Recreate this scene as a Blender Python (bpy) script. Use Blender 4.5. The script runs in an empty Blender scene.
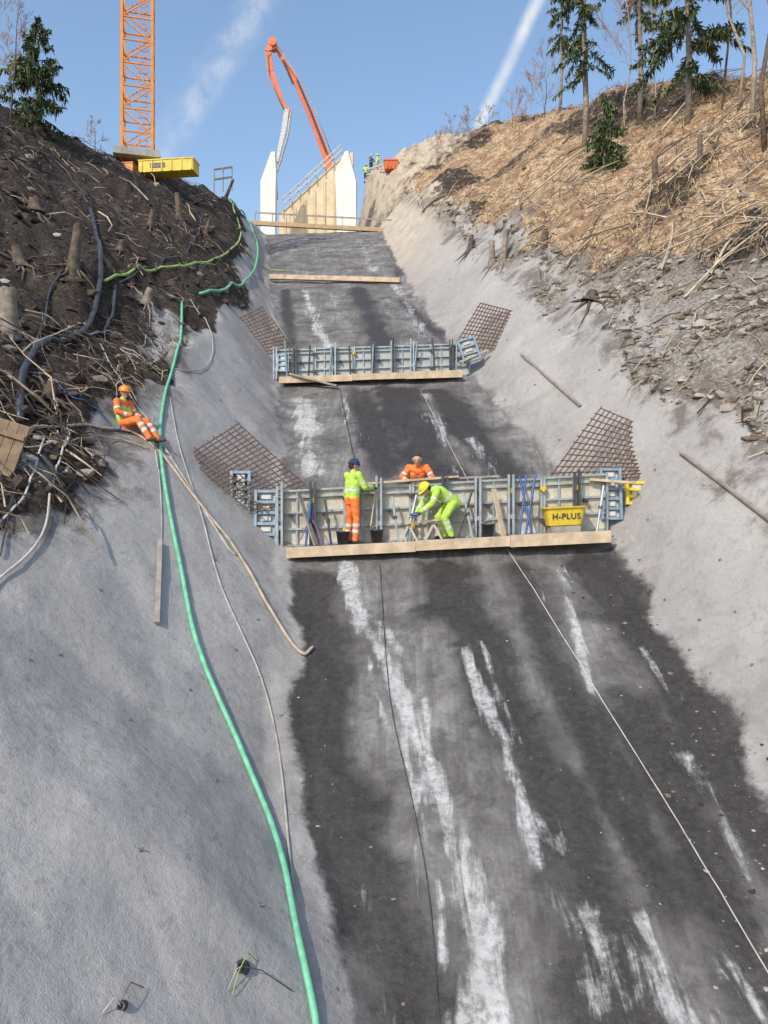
import bpy, math, random, bmesh
import numpy as np
from mathutils import Vector, Matrix
random.seed(7); rng=np.random.default_rng(7)
F=769.0
scene=bpy.context.scene
def V(*a): return Vector(a[0]) if len(a)==1 else Vector(a)
def pix(px,py,Y): return Vector(((px-384)/F*Y, Y, (512-py)/F*Y))
# ---------------------------------------------------------------- noise
def vnoise(x,y,s=0.0):
    xi=np.floor(x); yi=np.floor(y); fx=x-xi; fy=y-yi
    fx=fx*fx*(3-2*fx); fy=fy*fy*(3-2*fy)
    def h(i,j):
        v=np.sin(i*127.1+j*311.7+s*74.7)*43758.5453
        return v-np.floor(v)
    a=h(xi,yi); b=h(xi+1,yi); c=h(xi,yi+1); d=h(xi+1,yi+1)
    return (a+(b-a)*fx)*(1-fy)+(c+(d-c)*fx)*fy
def fbm(x,y,sc,o=4,s=0.0):
    t=0; a=.5; f=1/sc; n=0
    for k in range(o):
        t=t+a*vnoise(x*f+k*17.3,y*f-k*9.1,s+k); n+=a; a*=.5; f*=2.03
    return t/n-.5
def sstep(a,b,x):
    t=np.clip((x-a)/(b-a),0,1); return t*t*(3-2*t)
def smin(a,b,k):
    h=np.clip(.5+.5*(b-a)/k,0,1); return b*(1-h)+a*h-k*h*(1-h)
def smax(a,b,k): return -smin(-a,-b,k)
# ---------------------------------------------------------------- terrain
def terrain(x,y,full=False):
    x=np.asarray(x,float); y=np.asarray(y,float)
    XL=np.interp(y,[0,5,7.74,10,12,16,26,42,57,62,80,130],[.6,.3,-.1,-1.2,-1.5,-1.95,-3.6,-6.25,-8.9,-9.3,-9.5,-12])
    XR=np.interp(y,[0,5,10,12,16,26,42,57,62,70,80,130],[5,5,5,4.93,4.74,2.9,.9,-.2,-1.6,-3.2,-3.4,-3.4])
    zl=.523*y-9.2
    zf=smin(smax(zl,-6.4+0*y,.8),20.9+0*y,.6)
    sL=np.interp(y,[0,16,26,42,57],[.76,.76,1.0,1.15,1.2])
    sR=np.interp(y,[0,10,16,26,42,57,62,70],[1.2,1.2,1.25,1.0,1.1,1.3,1.6,6])
    wob=fbm(y*0+3.1,y,4.0,3,2.0)
    wob2=fbm(y*0+8.1,y,4.5,3,5.0)
    fw=np.clip((x-XL)/(XR-XL),0,1)
    floor=zf+.25*fw
    dl=XL-x; dr=x-XR
    hL=2.7+wob*1.0+np.interp(y,[5,8,10,13],[3.5,2.2,.8,0]); hR=2.75+wob2*.9
    dlt=hL/sL; drt=hR/sR
    left=np.minimum(zf+sL*dl, zf+hL+.67*(dl-dlt))
    capL=np.interp(y,[0,30,36,42,50,57,70,130,400],[17,18,19,19.6,20.9,21.2,20.5,17,-20])
    capL=capL+1.1*fbm(x,y,6,4,9)
    left=smin(left,capL,.7)
    zr=np.minimum(zl,31)
    hill=zr+hR+.6*(dr-drt)+.25
    right=np.minimum(zf+.25+sR*dr, hill)
    capR=np.interp(y,[0,30,36,42,50,60,66,72,90,130,400],[14,17.5,20,23.2,27.6,30.7,32.2,32.3,30,22,-20])
    capR=capR+1.3*fbm(x,y,8,4,4)*sstep(.5,5,x)
    right=smin(right,capR,1.4)
    z=smax(smax(floor,left,.35),right,.35)
    ml=sstep(-.25,.5,dl-dlt+np.interp(y,[17,22,30,60],[0,.35,1.15,1.2])+1.7*fbm(x,y,1.9,4,21))
    mr=sstep(-.25,.5,dr-drt+2.6*fbm(x,y,2.4,4,22))
    hm=np.maximum(ml,mr)
    face=sstep(58,64,y)*sstep(-5,-2.5,x)*(1-sstep(5,9,x))
    n=hm*(1.4*fbm(x,y,3.2,4,1)+.6*fbm(x,y,.8,3,6))
    n=n+ml*(x<0)*.45*(fbm(x,y,.45,3,16))+mr*sstep(20,28,y)*(1.5*fbm(x,y,2.4,3,17)+.5*fbm(x,y,.9,3,18))
    n=n+hm*.18*(fbm(x,y,.25,2,8))
    wallm=np.clip(np.maximum(sstep(0,.4,dl),sstep(0,.4,dr)),0,1)*(1-hm)
    n=n+wallm*(.5*fbm(x,y,2.1,3,11)+.07*fbm(x,y,.4,3,12))
    n=n+(1-hm)*(1-wallm)*(.14*fbm(x,y,1.1,3,13)+.05*fbm(x,y,.2,2,14))
    z=z+n+face*1.2*fbm(x,y,2.4,3,31)
    if not full: return z
    return z,dict(XL=XL,XR=XR,dl=dl,dr=dr,dlt=dlt,drt=drt,ml=ml,mr=mr,face=face)
def ray(px,py,ymin=3.5,ymax=110,off=0.0):
    t=np.exp(np.linspace(math.log(ymin),math.log(ymax),2600))
    X=(px-384)/F*t; Z=(512-py)/F*t
    g=Z-terrain(X,t)
    idx=np.where(g<0)[0]
    if len(idx)==0:
        i=int(np.argmin(g/t)); return Vector((X[i],t[i],float(terrain(X[i],t[i]))+off))
    i=idx[0]
    if i==0: return Vector((X[0],t[0],Z[0]+off))
    a=g[i-1]/(g[i-1]-g[i]); tt=t[i-1]+(t[i]-t[i-1])*a
    return Vector(((px-384)/F*tt,tt,(512-py)/F*tt+off))
def gz(x,y): return float(terrain(x,y))
# ---------------------------------------------------------------- materials
class NT:
    def __init__(s,tree): s.t=tree; s.n=tree.nodes; s.l=tree.links
    def new(s,ty,ins=None,**kw):
        n=s.n.new(ty)
        for k,v in kw.items(): setattr(n,k,v)
        if ins:
            for k,v in ins.items():
                if isinstance(v,bpy.types.NodeSocket): s.l.new(v,n.inputs[k])
                else: n.inputs[k].default_value=v
        return n
    def noise(s,scale,detail=4,vec=None,rough=.55,dist=0):
        i={'Scale':scale,'Detail':detail,'Roughness':rough,'Distortion':dist}
        if vec is not None: i['Vector']=vec
        return s.new('ShaderNodeTexNoise',i).outputs['Fac']
    def ramp(s,fac,stops):
        n=s.new('ShaderNodeValToRGB',{0:fac}); e=n.color_ramp.elements
        while len(e)<len(stops): e.new(.5)
        for k,(p,c) in enumerate(stops):
            e[k].position=p; e[k].color=(*c,1) if len(c)==3 else c
        return n.outputs[0]
    def mix(s,f,a,b,bt='MIX'):
        n=s.new('ShaderNodeMix',data_type='RGBA',blend_type=bt)
        for k,v in ((0,f),(6,a),(7,b)):
            if isinstance(v,bpy.types.NodeSocket): s.l.new(v,n.inputs[k])
            elif k==0: n.inputs[k].default_value=v
            else: n.inputs[k].default_value=(*v,1)
        return n.outputs[2]
    def m(s,op,a,b=0.0,c=None):
        n=s.new('ShaderNodeMath',operation=op)
        for k,v in enumerate((a,b,c)):
            if v is None: continue
            if isinstance(v,bpy.types.NodeSocket): s.l.new(v,n.inputs[k])
            else: n.inputs[k].default_value=v
        return n.outputs[0]
    def mr(s,v,a,b,c=0.0,d=1.0):
        n=s.new('ShaderNodeMapRange',{0:v,1:a,2:b,3:c,4:d}); n.interpolation_type='SMOOTHSTEP' ; return n.outputs[0]
_mc={}
def mat(name,c,c2=None,rough=.7,metal=0.0,scale=6.0,bump=.15,bscale=None,dirt=0.0):
    if name in _mc: return _mc[name]
    m=bpy.data.materials.new(name); m.use_nodes=True; t=NT(m.node_tree)
    b=t.n['Principled BSDF']; tc=t.new('ShaderNodeTexCoord').outputs['Object']
    if c2 is None: c2=tuple(v*.72 for v in c)
    nz=t.noise(scale,5,tc)
    col=t.ramp(nz,[(.35,c2),(.62,c)])
    if dirt>0:
        d=t.noise(scale*.4,6,tc,.7)
        f=t.mr(d,.5,.7,0,dirt); col=t.mix(f,col,(.12,.105,.09))
    t.l.new(col,b.inputs['Base Color']); b.inputs['Roughness'].default_value=rough; b.inputs['Metallic'].default_value=metal
    if bump>0:
        bn=t.new('ShaderNodeBump',{'Strength':bump,'Height':t.noise(bscale or scale*6,4,tc),'Distance':.02})
        t.l.new(bn.outputs[0],b.inputs['Normal'])
    _mc[name]=m; return m
def ground_material():
    m=bpy.data.materials.new('ground_surface'); m.use_nodes=True; t=NT(m.node_tree); b=t.n['Principled BSDF']
    tc=t.new('ShaderNodeTexCoord').outputs['Object']
    A=t.new('ShaderNodeAttribute',attribute_name='maskA'); B=t.new('ShaderNodeAttribute',attribute_name='maskB'); Cc=t.new('ShaderNodeAttribute',attribute_name='maskC')
    a=t.new('ShaderNodeSeparateColor',{0:A.outputs['Color']}); bb=t.new('ShaderNodeSeparateColor',{0:B.outputs['Color']}); cc=t.new('ShaderNodeSeparateColor',{0:Cc.outputs['Color']})
    flow=t.new('ShaderNodeMapping',{'Vector':tc,'Scale':(2.8,.35,.35),'Rotation':(0,0,-.14)}).outputs[0]
    n1=t.noise(.55,4,tc); n2=t.noise(2.3,6,tc,.62); n3=t.noise(11,5,tc,.65); n4=t.noise(70,2,tc,.7); fl=t.noise(1.6,7,flow,.68,1.0); nb=t.noise(1.1,8,tc,.72,.4); nm=t.noise(4.2,7,tc,.75)
    def edge(mask,amp,lo=.38,hi=.62,nz=n2):
        return t.mr(t.m('ADD',mask,t.m('MULTIPLY',t.m('SUBTRACT',nz,.5),amp)),lo,hi)
    # shotcrete
    sc=t.ramp(n1,[(.3,(.335,.32,.305)),(.7,(.435,.418,.40))])
    sc=t.mix(t.mr(nb,.47,.64,0,.5),sc,(.275,.262,.25))
    sc=t.mix(t.mr(n3,.5,.75,0,.5),sc,(.225,.213,.20))
    sc=t.mix(t.mr(n4,.46,.72,0,.4),sc,(.56,.54,.52))
    sc=t.mix(t.mr(fl,.54,.7,0,.35),sc,(.49,.472,.455))
    sc=t.mix(t.mr(nm,.55,.68,0,.5),sc,(.205,.19,.178))
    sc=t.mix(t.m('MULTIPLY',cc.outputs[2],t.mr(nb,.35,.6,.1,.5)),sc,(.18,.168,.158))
    tan=t.ramp(nb,[(.35,(.38,.31,.225)),(.65,(.62,.53,.41))])
    sc=t.mix(t.m('MULTIPLY',cc.outputs[0],.75),sc,tan)
    sc=t.mix(t.m('MULTIPLY',edge(cc.outputs[1],1.4,.38,.7,nb),.8),sc,(.12,.10,.082))
    # floor
    fc=t.ramp(nb,[(.34,(.09,.083,.078)),(.47,(.17,.161,.154)),(.58,(.26,.25,.24)),(.7,(.35,.337,.325))])
    fc=t.mix(t.mr(fl,.44,.62,0,.6),fc,(.11,.102,.096))
    fc=t.mix(t.mr(fl,.62,.72,0,.3),fc,(.42,.41,.40))
    fc=t.mix(t.mr(n3,.45,.72,0,.4),fc,(.085,.079,.074))
    mixn=t.m('ADD',t.m('MULTIPLY',nb,.65),t.m('MULTIPLY',nm,.35))
    dk=edge(a.outputs[2],2.4,.22,.9,mixn)
    dcol=t.ramp(n3,[(.35,(.026,.0235,.022)),(.6,(.05,.045,.042)),(.8,(.10,.091,.084))])
    fc=t.mix(t.m('MULTIPLY',dk,.92),fc,dcol)
    wn=t.m('ADD',t.m('MULTIPLY',fl,.55),t.m('MULTIPLY',mixn,.45))
    wh=edge(a.outputs[1],4.4,.45,1.1,wn); wh=t.m('MULTIPLY',wh,t.mr(n3,.32,.6,.35,.9))
    fc=t.mix(wh,fc,t.ramp(n2,[(.3,(.42,.415,.41)),(.7,(.72,.71,.70))]))
    dirt=t.ramp(n3,[(.3,(.016,.012,.010)),(.5,(.044,.033,.026)),(.75,(.13,.098,.075))])
    dirt=t.mix(t.mr(nb,.53,.64,0,.6),dirt,(.13,.108,.092))
    st=t.ramp(n3,[(.3,(.15,.09,.05)),(.5,(.50,.355,.215)),(.72,(.78,.61,.41))])
    st=t.mix(t.mr(nb,.46,.56,0,.75),st,(.24,.13,.07))
    st=t.mix(t.mr(nm,.52,.61,0,.75),st,(.085,.052,.034))
    vo=t.new('ShaderNodeTexVoronoi',{'Vector':tc,'Scale':17.0}); vg=t.new('ShaderNodeSeparateColor',{0:vo.outputs['Color']}).outputs[0]
    rb=t.ramp(vg,[(.0,(.19,.168,.145)),(1,(.42,.385,.345))]); rb=t.mix(t.mr(n3,.45,.7,0,.6),rb,(.16,.135,.112))
    rb=t.mix(t.mr(nb,.48,.58,0,.65),rb,(.14,.11,.085))
    rb=t.mix(t.m('MULTIPLY',cc.outputs[0],.9),rb,tan)
    col=t.mix(edge(bb.outputs[1],1.8,.3,.7),dirt,st)
    col=t.mix(edge(bb.outputs[2],2.8,.2,.8,nb),col,rb)
    col=t.mix(edge(bb.outputs[0],1.9,.38,.62,mixn),col,sc)
    col=t.mix(edge(a.outputs[0],1.4,.32,.68,mixn),col,fc)
    t.l.new(col,b.inputs['Base Color'])
    t.l.new(t.mr(dk,0,1,.92,.5),b.inputs['Roughness']); b.inputs['Specular IOR Level'].default_value=.3
    h=t.m('ADD',t.m('MULTIPLY',n3,.8),t.m('MULTIPLY',n4,.4))
    h=t.m('ADD',h,t.m('MULTIPLY',nm,1.1))
    st_=t.mr(bb.outputs[0],.3,.8,.85,.5)
    bn=t.new('ShaderNodeBump',{'Strength':st_,'Distance':.055,'Height':h}); t.l.new(bn.outputs[0],b.inputs['Normal'])
    return m
GM=ground_material()
# ---------------------------------------------------------------- mesh builder
class MB:
    def __init__(s): s.v=[]; s.f=[]; s.m=[]
    def add(s,vs,fs,mi=0):
        o=len(s.v); s.v.extend([tuple(p) for p in vs]); s.f.extend([tuple(i+o for i in f) for f in fs]); s.m.extend([mi]*len(fs)); return s
    def fbox(s,O,e,n,u,a0,a1,b0,b1,c0,c1,mi=0):
        vs=[O+e*a+n*b+u*c for c in (c0,c1) for b in (b0,b1) for a in (a0,a1)]
        return s.add(vs,[(0,2,3,1),(4,5,7,6),(0,1,5,4),(2,6,7,3),(0,4,6,2),(1,3,7,5)],mi)
    def box(s,c,d,mi=0,rz=0.0):
        e=V(math.cos(rz),math.sin(rz),0); n=V(-math.sin(rz),math.cos(rz),0)
        return s.fbox(Vector(c),e,n,V(0,0,1),-d[0]/2,d[0]/2,-d[1]/2,d[1]/2,-d[2]/2,d[2]/2,mi)
    def tube(s,pts,rad,n=8,mi=0,cap=True):
        pts=[Vector(p) for p in pts]; N=len(pts)
        if not hasattr(rad,'__len__'): rad=[rad]*N
        prev=None; vs=[]
        for i,p in enumerate(pts):
            d=(pts[min(i+1,N-1)]-pts[max(i-1,0)])
            d=d.normalized() if d.length>1e-9 else V(0,0,1)
            if prev is None:
                a=d.cross(V(0,0,1)); a=a if a.length>.05 else d.cross(V(1,0,0))
            else: a=prev-d*prev.dot(d)
            a=a.normalized() if a.length>1e-6 else d.orthogonal().normalized()
            prev=a; b=d.cross(a)
            for k in range(n):
                t=2*math.pi*k/n; vs.append(p+(a*math.cos(t)+b*math.sin(t))*rad[i])
        fs=[(i*n+k,i*n+(k+1)%n,(i+1)*n+(k+1)%n,(i+1)*n+k) for i in range(N-1) for k in range(n)]
        if cap: fs+= [tuple(range(n-1,-1,-1)),tuple((N-1)*n+k for k in range(n))]
        return s.add(vs,fs,mi)
    def beam(s,a,b,w,h=None,mi=0,up=V(0,0,1)):
        a=Vector(a); b=Vector(b); h=h or w; d=(b-a); L=d.length; d=d/L
        e=d.cross(up); e=e if e.length>.02 else d.cross(V(0,1,0)); e.normalize(); u=e.cross(d)
        return s.fbox(a,d,e,u,0,L,-w/2,w/2,-h/2,h/2,mi)
    def lathe(s,c,prof,n=16,mi=0):
        c=Vector(c); vs=[]
        for r,z in prof:
            for k in range(n):
                t=2*math.pi*k/n; vs.append(c+V(r*math.cos(t),r*math.sin(t),z))
        fs=[(i*n+k,i*n+(k+1)%n,(i+1)*n+(k+1)%n,(i+1)*n+k) for i in range(len(prof)-1) for k in range(n)]
        return s.add(vs,fs,mi)
WB={}
def mk(name,mb,mats,base=None,parent=None,smooth=False,label=None,cat=None,group=None,kind=None):
    me=bpy.data.meshes.new(name)
    pb=WB[parent.name] if parent else V(0,0,0)
    if base is None: base=pb.copy() if parent else V(0,0,0)
    base=Vector(base)
    me.from_pydata([(p[0]-base.x,p[1]-base.y,p[2]-base.z) for p in mb.v],[],mb.f)
    if not isinstance(mats,(list,tuple)): mats=[mats]
    for m in mats: me.materials.append(m)
    me.polygons.foreach_set('material_index',mb.m)
    if smooth: me.polygons.foreach_set('use_smooth',[True]*len(me.polygons))
    me.update()
    o=bpy.data.objects.new(name,me); scene.collection.objects.link(o)
    if parent: o.parent=parent; o.location=base-pb
    else: o.location=base
    WB[o.name]=base
    tag(o,label,cat,group,kind); return o
def tag(o,label=None,cat=None,group=None,kind=None):
    if label: o['label']=label
    if cat: o['category']=cat
    if group: o['group']=group
    if kind: o['kind']=kind
def empty(name,base,label,cat,group=None):
    o=bpy.data.objects.new(name,None); scene.collection.objects.link(o); o.location=base; o.empty_display_size=.2
    WB[o.name]=Vector(base); tag(o,label,cat,group); return o
# ---------------------------------------------------------------- ground mesh
rows=np.exp(np.linspace(math.log(2.0),math.log(150),500)); rows=np.concatenate([rows,[200,280,400]])
u=np.concatenate([[-7,-5,-3.5,-2.5,-1.9,-1.5,-1.25],np.linspace(-1.1,-.56,50),np.linspace(-.55,.5,460),np.linspace(.51,1.0,50),[1.2,1.5,1.9,2.5,3.5,5,7]])
YY,UU=np.meshgrid(rows,u,indexing='ij'); XX=UU*(YY+3.0)
ZZ,info=terrain(XX,YY,True)
def dist_poly(P):
    best=np.full(XX.shape,1e9)
    for (x0,y0),(x1,y1) in zip(P[:-1],P[1:]):
        dx,dy=x1-x0,y1-y0; L=dx*dx+dy*dy+1e-9
        t=np.clip(((XX-x0)*dx+(YY-y0)*dy)/L,0,1)
        best=np.minimum(best,np.hypot(XX-x0-t*dx,YY-y0-t*dy))
    return best
def stroke(mask,pts,w,val):
    P=[]
    for p in pts:
        q=ray(*p); P.append((q.x,q.y))
    d=dist_poly(P)*(1+1.3*fbm(XX,YY,.6,3,71)); return np.maximum(mask,val*(.75+.5*vnoise(XX*1.3,YY*.9,5))*np.exp(-(d/w)**2))
wh=np.zeros(XX.shape); dk=np.zeros(XX.shape)
for pts,w,v in [
  ([(345,564),(352,600),(385,660),(415,730),(440,790),(462,870),(480,940),(500,1060)],.19,1.1),
  ([(350,600),(380,625),(400,650)],.16,.8),([(365,640),(375,690),(400,760)],.09,.7),
  ([(462,870),(490,940),(470,1060)],.26,1.0),
  ([(400,690),(405,760),(430,840)],.12,.8),([(425,700),(432,760)],.08,.75),
  ([(370,900),(380,960),(390,1040)],.15,.6),([(420,850),(435,900),(440,960)],.15,.65),
  ([(465,650),(480,690),(505,740),(520,800),(535,860)],.14,.9),([(500,770),(560,850)],.18,.65),([(480,640),(500,700),(530,760)],.08,.6),
  ([(585,920),(650,980),(720,1040)],.28,.85),([(560,900),(600,1000)],.16,.6),([(640,920),(690,1000)],.12,.6),
  ([(560,570),(575,620),(590,690)],.15,.8),([(640,650),(680,700)],.12,.65),([(530,560),(545,600)],.16,.65),
  ([(690,760),(730,830),(760,900)],.12,.65),([(720,960),(760,1010)],.16,.7),
  ([(305,290),(318,330),(330,348)],.3,.9),([(330,290),(340,320)],.18,.75),
  ([(395,285),(430,345)],.4,.65),
  ([(303,400),(312,470)],.42,.85),([(345,395),(352,440)],.25,.6),([(425,395),(455,470)],.28,.6),([(470,440),(500,480)],.25,.65),
  ([(290,250),(330,250)],.7,.55),([(360,240),(372,270)],.5,.55)]:
    wh=stroke(wh,pts,w,v)
for pts,w,v in [
  ([(312,585),(318,650),(315,760),(345,860),(400,960),(430,1060)],.66,1.0),
  ([(440,570),(490,660),(540,760),(590,880),(640,1060)],.66,1.0),
  ([(520,570),(560,680),(620,800),(670,900)],.5,.9),
  ([(600,570),(650,640),(720,740),(790,850)],.7,1.1),([(640,700),(700,860),(768,1000)],.6,.9),
  ([(360,395),(385,470)],.6,.95),([(400,395),(440,480)],1.0,1.1),([(440,395),(510,480)],.7,1.05),
  ([(285,290),(292,345)],.35,.9),([(360,290),(380,345)],.7,.95),([(400,300),(455,345)],.4,.8),([(395,245),(400,275)],.5,.7)]:
    dk=stroke(dk,pts,w,v)
I=info
eL=sstep(.35,-.35,I['dl']+.8*fbm(XX,YY,1.3,4,41)); eR=sstep(.35,-.35,I['dr']+.7*fbm(XX,YY,1.1,4,42))
fm=eL*eR*(1-sstep(57,58.5,YY))
hm=np.maximum(I['ml'],I['mr'])
shot=(1-hm)
rw=np.interp(YY,[0,16,20,26,30,34,60],[5.5,5,3.6,2.0,.8,.2,.1])
dd=I['dr']-I['drt']
rub=I['mr']*sstep(1.6,-1.6,dd-rw+3.6*fbm(XX,YY,2.6,4,51))
rub=np.maximum(rub,I['face']*.9)
shot=shot*(1-I['face'])
straw=I['mr']*(1-rub)*(XX>I['XR'])
straw=np.maximum(straw*(1-.75*sstep(.02,.18,fbm(XX,YY,4,4,55))),0)
shot=np.maximum(shot,.68*np.maximum(I['ml']*sstep(2.0,.1,I['dl']-I['dlt'])*(YY<24),I['mr']*sstep(2.6,.1,dd))*sstep(-.08,.12,fbm(XX,YY,1.6,4,60)))
tanm=np.maximum(sstep(33,50,YY)*(XX>.5*(I['XL']+I['XR'])),I['face'])
brn=np.clip(sstep(1.4,.1,np.minimum(np.abs(I['dl']-I['dlt']),np.abs(dd)))*.55,0,1)*(YY>9)
toe_dark=np.clip(sstep(1.5,0,np.abs(I['dl']))*.9+sstep(1.2,0,np.abs(I['dr']))*.8,0,1)  # darker band along the foot of both shotcrete walls
R,C=XX.shape
verts=np.stack([XX,YY,ZZ],-1).reshape(-1,3)
idx=np.arange(R*C).reshape(R,C)
quads=np.stack([idx[:-1,:-1],idx[:-1,1:],idx[1:,1:],idx[1:,:-1]],-1).reshape(-1,4)
one=np.ones_like(fm)
mA=np.stack([fm,wh,dk,one],-1).reshape(-1,4); mBm=np.stack([shot,straw,rub,one],-1).reshape(-1,4); mCm=np.stack([tanm,brn,toe_dark,one],-1).reshape(-1,4)
cls=np.where(fm>.5,0,np.where(hm<.5,np.where(XX<.5*(I['XL']+I['XR']),1,2),np.where(XX<.5*(I['XL']+I['XR']),3,4)))
fc=cls[:-1,:-1].reshape(-1)
names=['chute_floor','shotcrete_slope','shotcrete_slope_opposite','hillside','hillside_opposite']
for k in range(5):
    q=quads[fc==k]; uq,inv=np.unique(q,return_inverse=True); inv=inv.reshape(-1,4)
    me=bpy.data.meshes.new(names[k]); me.from_pydata(verts[uq].tolist(),[],inv.tolist())
    me.materials.append(GM); me.polygons.foreach_set('use_smooth',[True]*len(me.polygons))
    for nm,arr in (('maskA',mA),('maskB',mBm),('maskC',mCm)):
        ca=me.color_attributes.new(nm,'FLOAT_COLOR','POINT'); ca.data.foreach_set('color',arr[uq].astype(np.float32).ravel())
    o=bpy.data.objects.new(names[k],me); scene.collection.objects.link(o); o['kind']='structure'
# ---------------------------------------------------------------- scatter stuff
def sample(n,xr,yr,cond):
    out=[]; tot=0
    while tot<n:
        y=np.exp(rng.uniform(math.log(yr[0]),math.log(yr[1]),n*3)); x=rng.uniform(xr[0],xr[1],n*3)*(y+3)
        z,i=terrain(x,y,True); ok=cond(x,y,i,z); a=np.stack([x,y,z],-1)[ok]; out.append(a); tot+=len(a)
    return np.concatenate(out)[:n]
WOODS=[mat('dead_wood',(.32,.25,.19),(.11,.08,.058),.85,scale=3),mat('pale_wood',(.62,.51,.37),(.36,.28,.19),.8,scale=3),mat('dark_root',(.08,.06,.045),(.03,.021,.016),.9,scale=4)]
def sticks(P,lmin,lmax,rmin,rmax,mb,mis,upb=.25,bend=.1,fixed=None):
    for p in P:
        L=random.uniform(lmin,lmax)*random.choice((.5,1,1)); th=random.uniform(0,2*math.pi) if fixed is None else random.gauss(fixed,.5)
        dx,dy=math.cos(th)*L/2,math.sin(th)*L/2
        r=random.uniform(rmin,rmax)
        sl=(.523*dy + (.6 if p[0]>0 else -.67)*dx)
        up=random.uniform(0,upb)*L
        a=V(p[0]-dx,p[1]-dy,p[2]-sl+r); b=V(p[0]+dx,p[1]+dy,p[2]+sl+r+up)
        rj=lambda: V(random.uniform(-bend,bend),random.uniform(-bend,bend),random.uniform(0,.12))*L
        mb.tube([a,a.lerp(b,.35)+rj(),a.lerp(b,.7)+rj(),b],[r,r*.9,r*.65,r*.3],4,random.choice(mis),False)
mb=MB()
cl=lambda x,y,i,z:(i['ml']>.6)&(x<0)&(y<54)
clp=lambda x,y,i,z: cl(x,y,i,z)&(fbm(x,y,3.0,3,63)>-.02)
sticks(sample(2400,(-.62,-.12),(11,54),clp),.2,1.1,.005,.017,mb,[0,0,2,2,2,1],.4,.18)
sticks(sample(1300,(-.62,-.12),(11,54),cl),.2,.9,.004,.014,mb,[2,2,2,0],.4,.18)
sticks(sample(170,(-.62,-.12),(12,50),clp),.8,2.2,.014,.034,mb,[0,2,2,1],.3,.13)
mk('brushwood',mb,WOODS,label='tangled dead branches and roots on dark soil',cat='brushwood',kind='stuff')
mb=MB()
cr=lambda x,y,i,z:(i['mr']>.6)&((i['dr']-i['drt']+3.6*fbm(x,y,2.6,4,51))>np.interp(y,[0,16,20,26,30,34,60],[5.5,5,3.6,2.0,.8,.3,.3]))
sticks(sample(4200,(.0,.62),(15,66),cr),.25,1.4,.006,.02,mb,[0,1,1,0,2],.4,.16)
sticks(sample(260,(.05,.62),(17,50),cr),1.2,3.2,.015,.04,mb,[1,1,0,0],.12,.07)
sticks(sample(110,(.2,.62),(18,40),cr),2.2,4.8,.02,.05,mb,[1,1,1,0],.06,.04,fixed=.25)
mk('felled_branches',mb,WOODS,label='pale cut branches scattered over dry hillside',cat='brushwood',kind='stuff')
mb=MB()
GR=[mat('dry_grass_light',(.80,.63,.41),(.58,.43,.26),.9,scale=2,bump=0),mat('dry_fern',(.44,.24,.13),(.28,.15,.08),.9,scale=2,bump=0)]
crg=lambda x,y,i,z: cr(x,y,i,z)&(fbm(x,y,2.5,3,91)+rng.uniform(-.12,.12,x.shape)>.0)
for p in sample(13000,(.0,.62),(16,66),crg):
    h=random.uniform(.08,.42); th=random.uniform(0,6.28); w=random.uniform(.006,.022); l=V(random.uniform(-.35,.25),random.uniform(-.35,.15),0)
    e=V(math.cos(th)*w,math.sin(th)*w,0); q=Vector(p); mi=random.choice((0,0,1))
    mb.add([q-e,q+e,q+e*.6+V(0,0,h*.6)+l*.5,q-e*.6+V(0,0,h*.6)+l*.5,q+V(0,0,h*.8)+l*1.3],[(0,1,2,3),(3,2,4)],mi)
mk('dry_grass',mb,GR,label='dry straw coloured grass on the hillside',cat='grass',kind='stuff')
bm=bmesh.new(); bmesh.ops.create_icosphere(bm,subdivisions=1,radius=1); IV=np.array([v.co[:] for v in bm.verts]); IFc=[tuple(v.index for v in f.verts) for f in bm.faces]; bm.free()
ROCK=[mat('grey_rock',(.42,.385,.345),(.24,.215,.185),.9,scale=3),mat('brown_rock',(.27,.215,.17),(.13,.10,.075),.9,scale=3),mat('soil_clod',(.09,.069,.053),(.037,.028,.021),.95,scale=3)]
def rocks(P,smin,smax,mb,mis=(0,0,1)):
    for p in P:
        s=smin+(smax-smin)*random.random()**5; v=IV*rng.uniform(.6,1.35,(len(IV),1))*np.array([1,random.uniform(.5,1),random.uniform(.35,.7)])*s
        th=random.uniform(0,6.28); c,sn=math.cos(th),math.sin(th); v=np.stack([v[:,0]*c-v[:,1]*sn,v[:,0]*sn+v[:,1]*c,v[:,2]],-1)
        mb.add((v+p+np.array([0,0,s*.12])).tolist(),IFc,random.choice(mis))
mb=MB()
crr=lambda x,y,i,z:(i['mr']>.2)&((i['dr']-i['drt'])<np.interp(y,[0,16,20,26,30,34,60],[5.5,5,3.6,2.3,1.2,.8,.8])+1.5*fbm(x,y,2,3,33))&(y<70)&(fbm(x,y,1.2,3,34)>-.1)
rocks(sample(4200,(.0,.62),(10,60),crr),.014,.2,mb,(0,0,1))
rocks(sample(500,(.0,.62),(18,66),cr),.04,.2,mb)
mk('rubble',mb,ROCK,label='loose broken rock along the slope edge',cat='rubble',kind='stuff')
mb=MB(); sticks(sample(700,(.0,.62),(12,34),crr),.2,1.3,.005,.02,mb,[0,1,2],.15,.12); mk('broken_twigs',mb,WOODS,label='broken twigs mixed into the rubble',cat='brushwood',kind='stuff')
mb=MB(); rocks(sample(2800,(-.62,-.12),(9,54),cl),.03,.26,mb,(2,2,2,2,1,0))
crf=lambda x,y,i,z:(x>i['XL']-1)&(x<i['XR']+.3)&(y<16)
rocks(sample(500,(-.3,.6),(6,16),crf),.006,.035,mb)
crk=lambda x,y,i,z:(x>i['XR']-1.3)&(x<i['XR']+.2)&(y<16)
rocks(sample(500,(0,.6),(7,16),crk),.01,.05,mb,(1,2,2,0))
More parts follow.
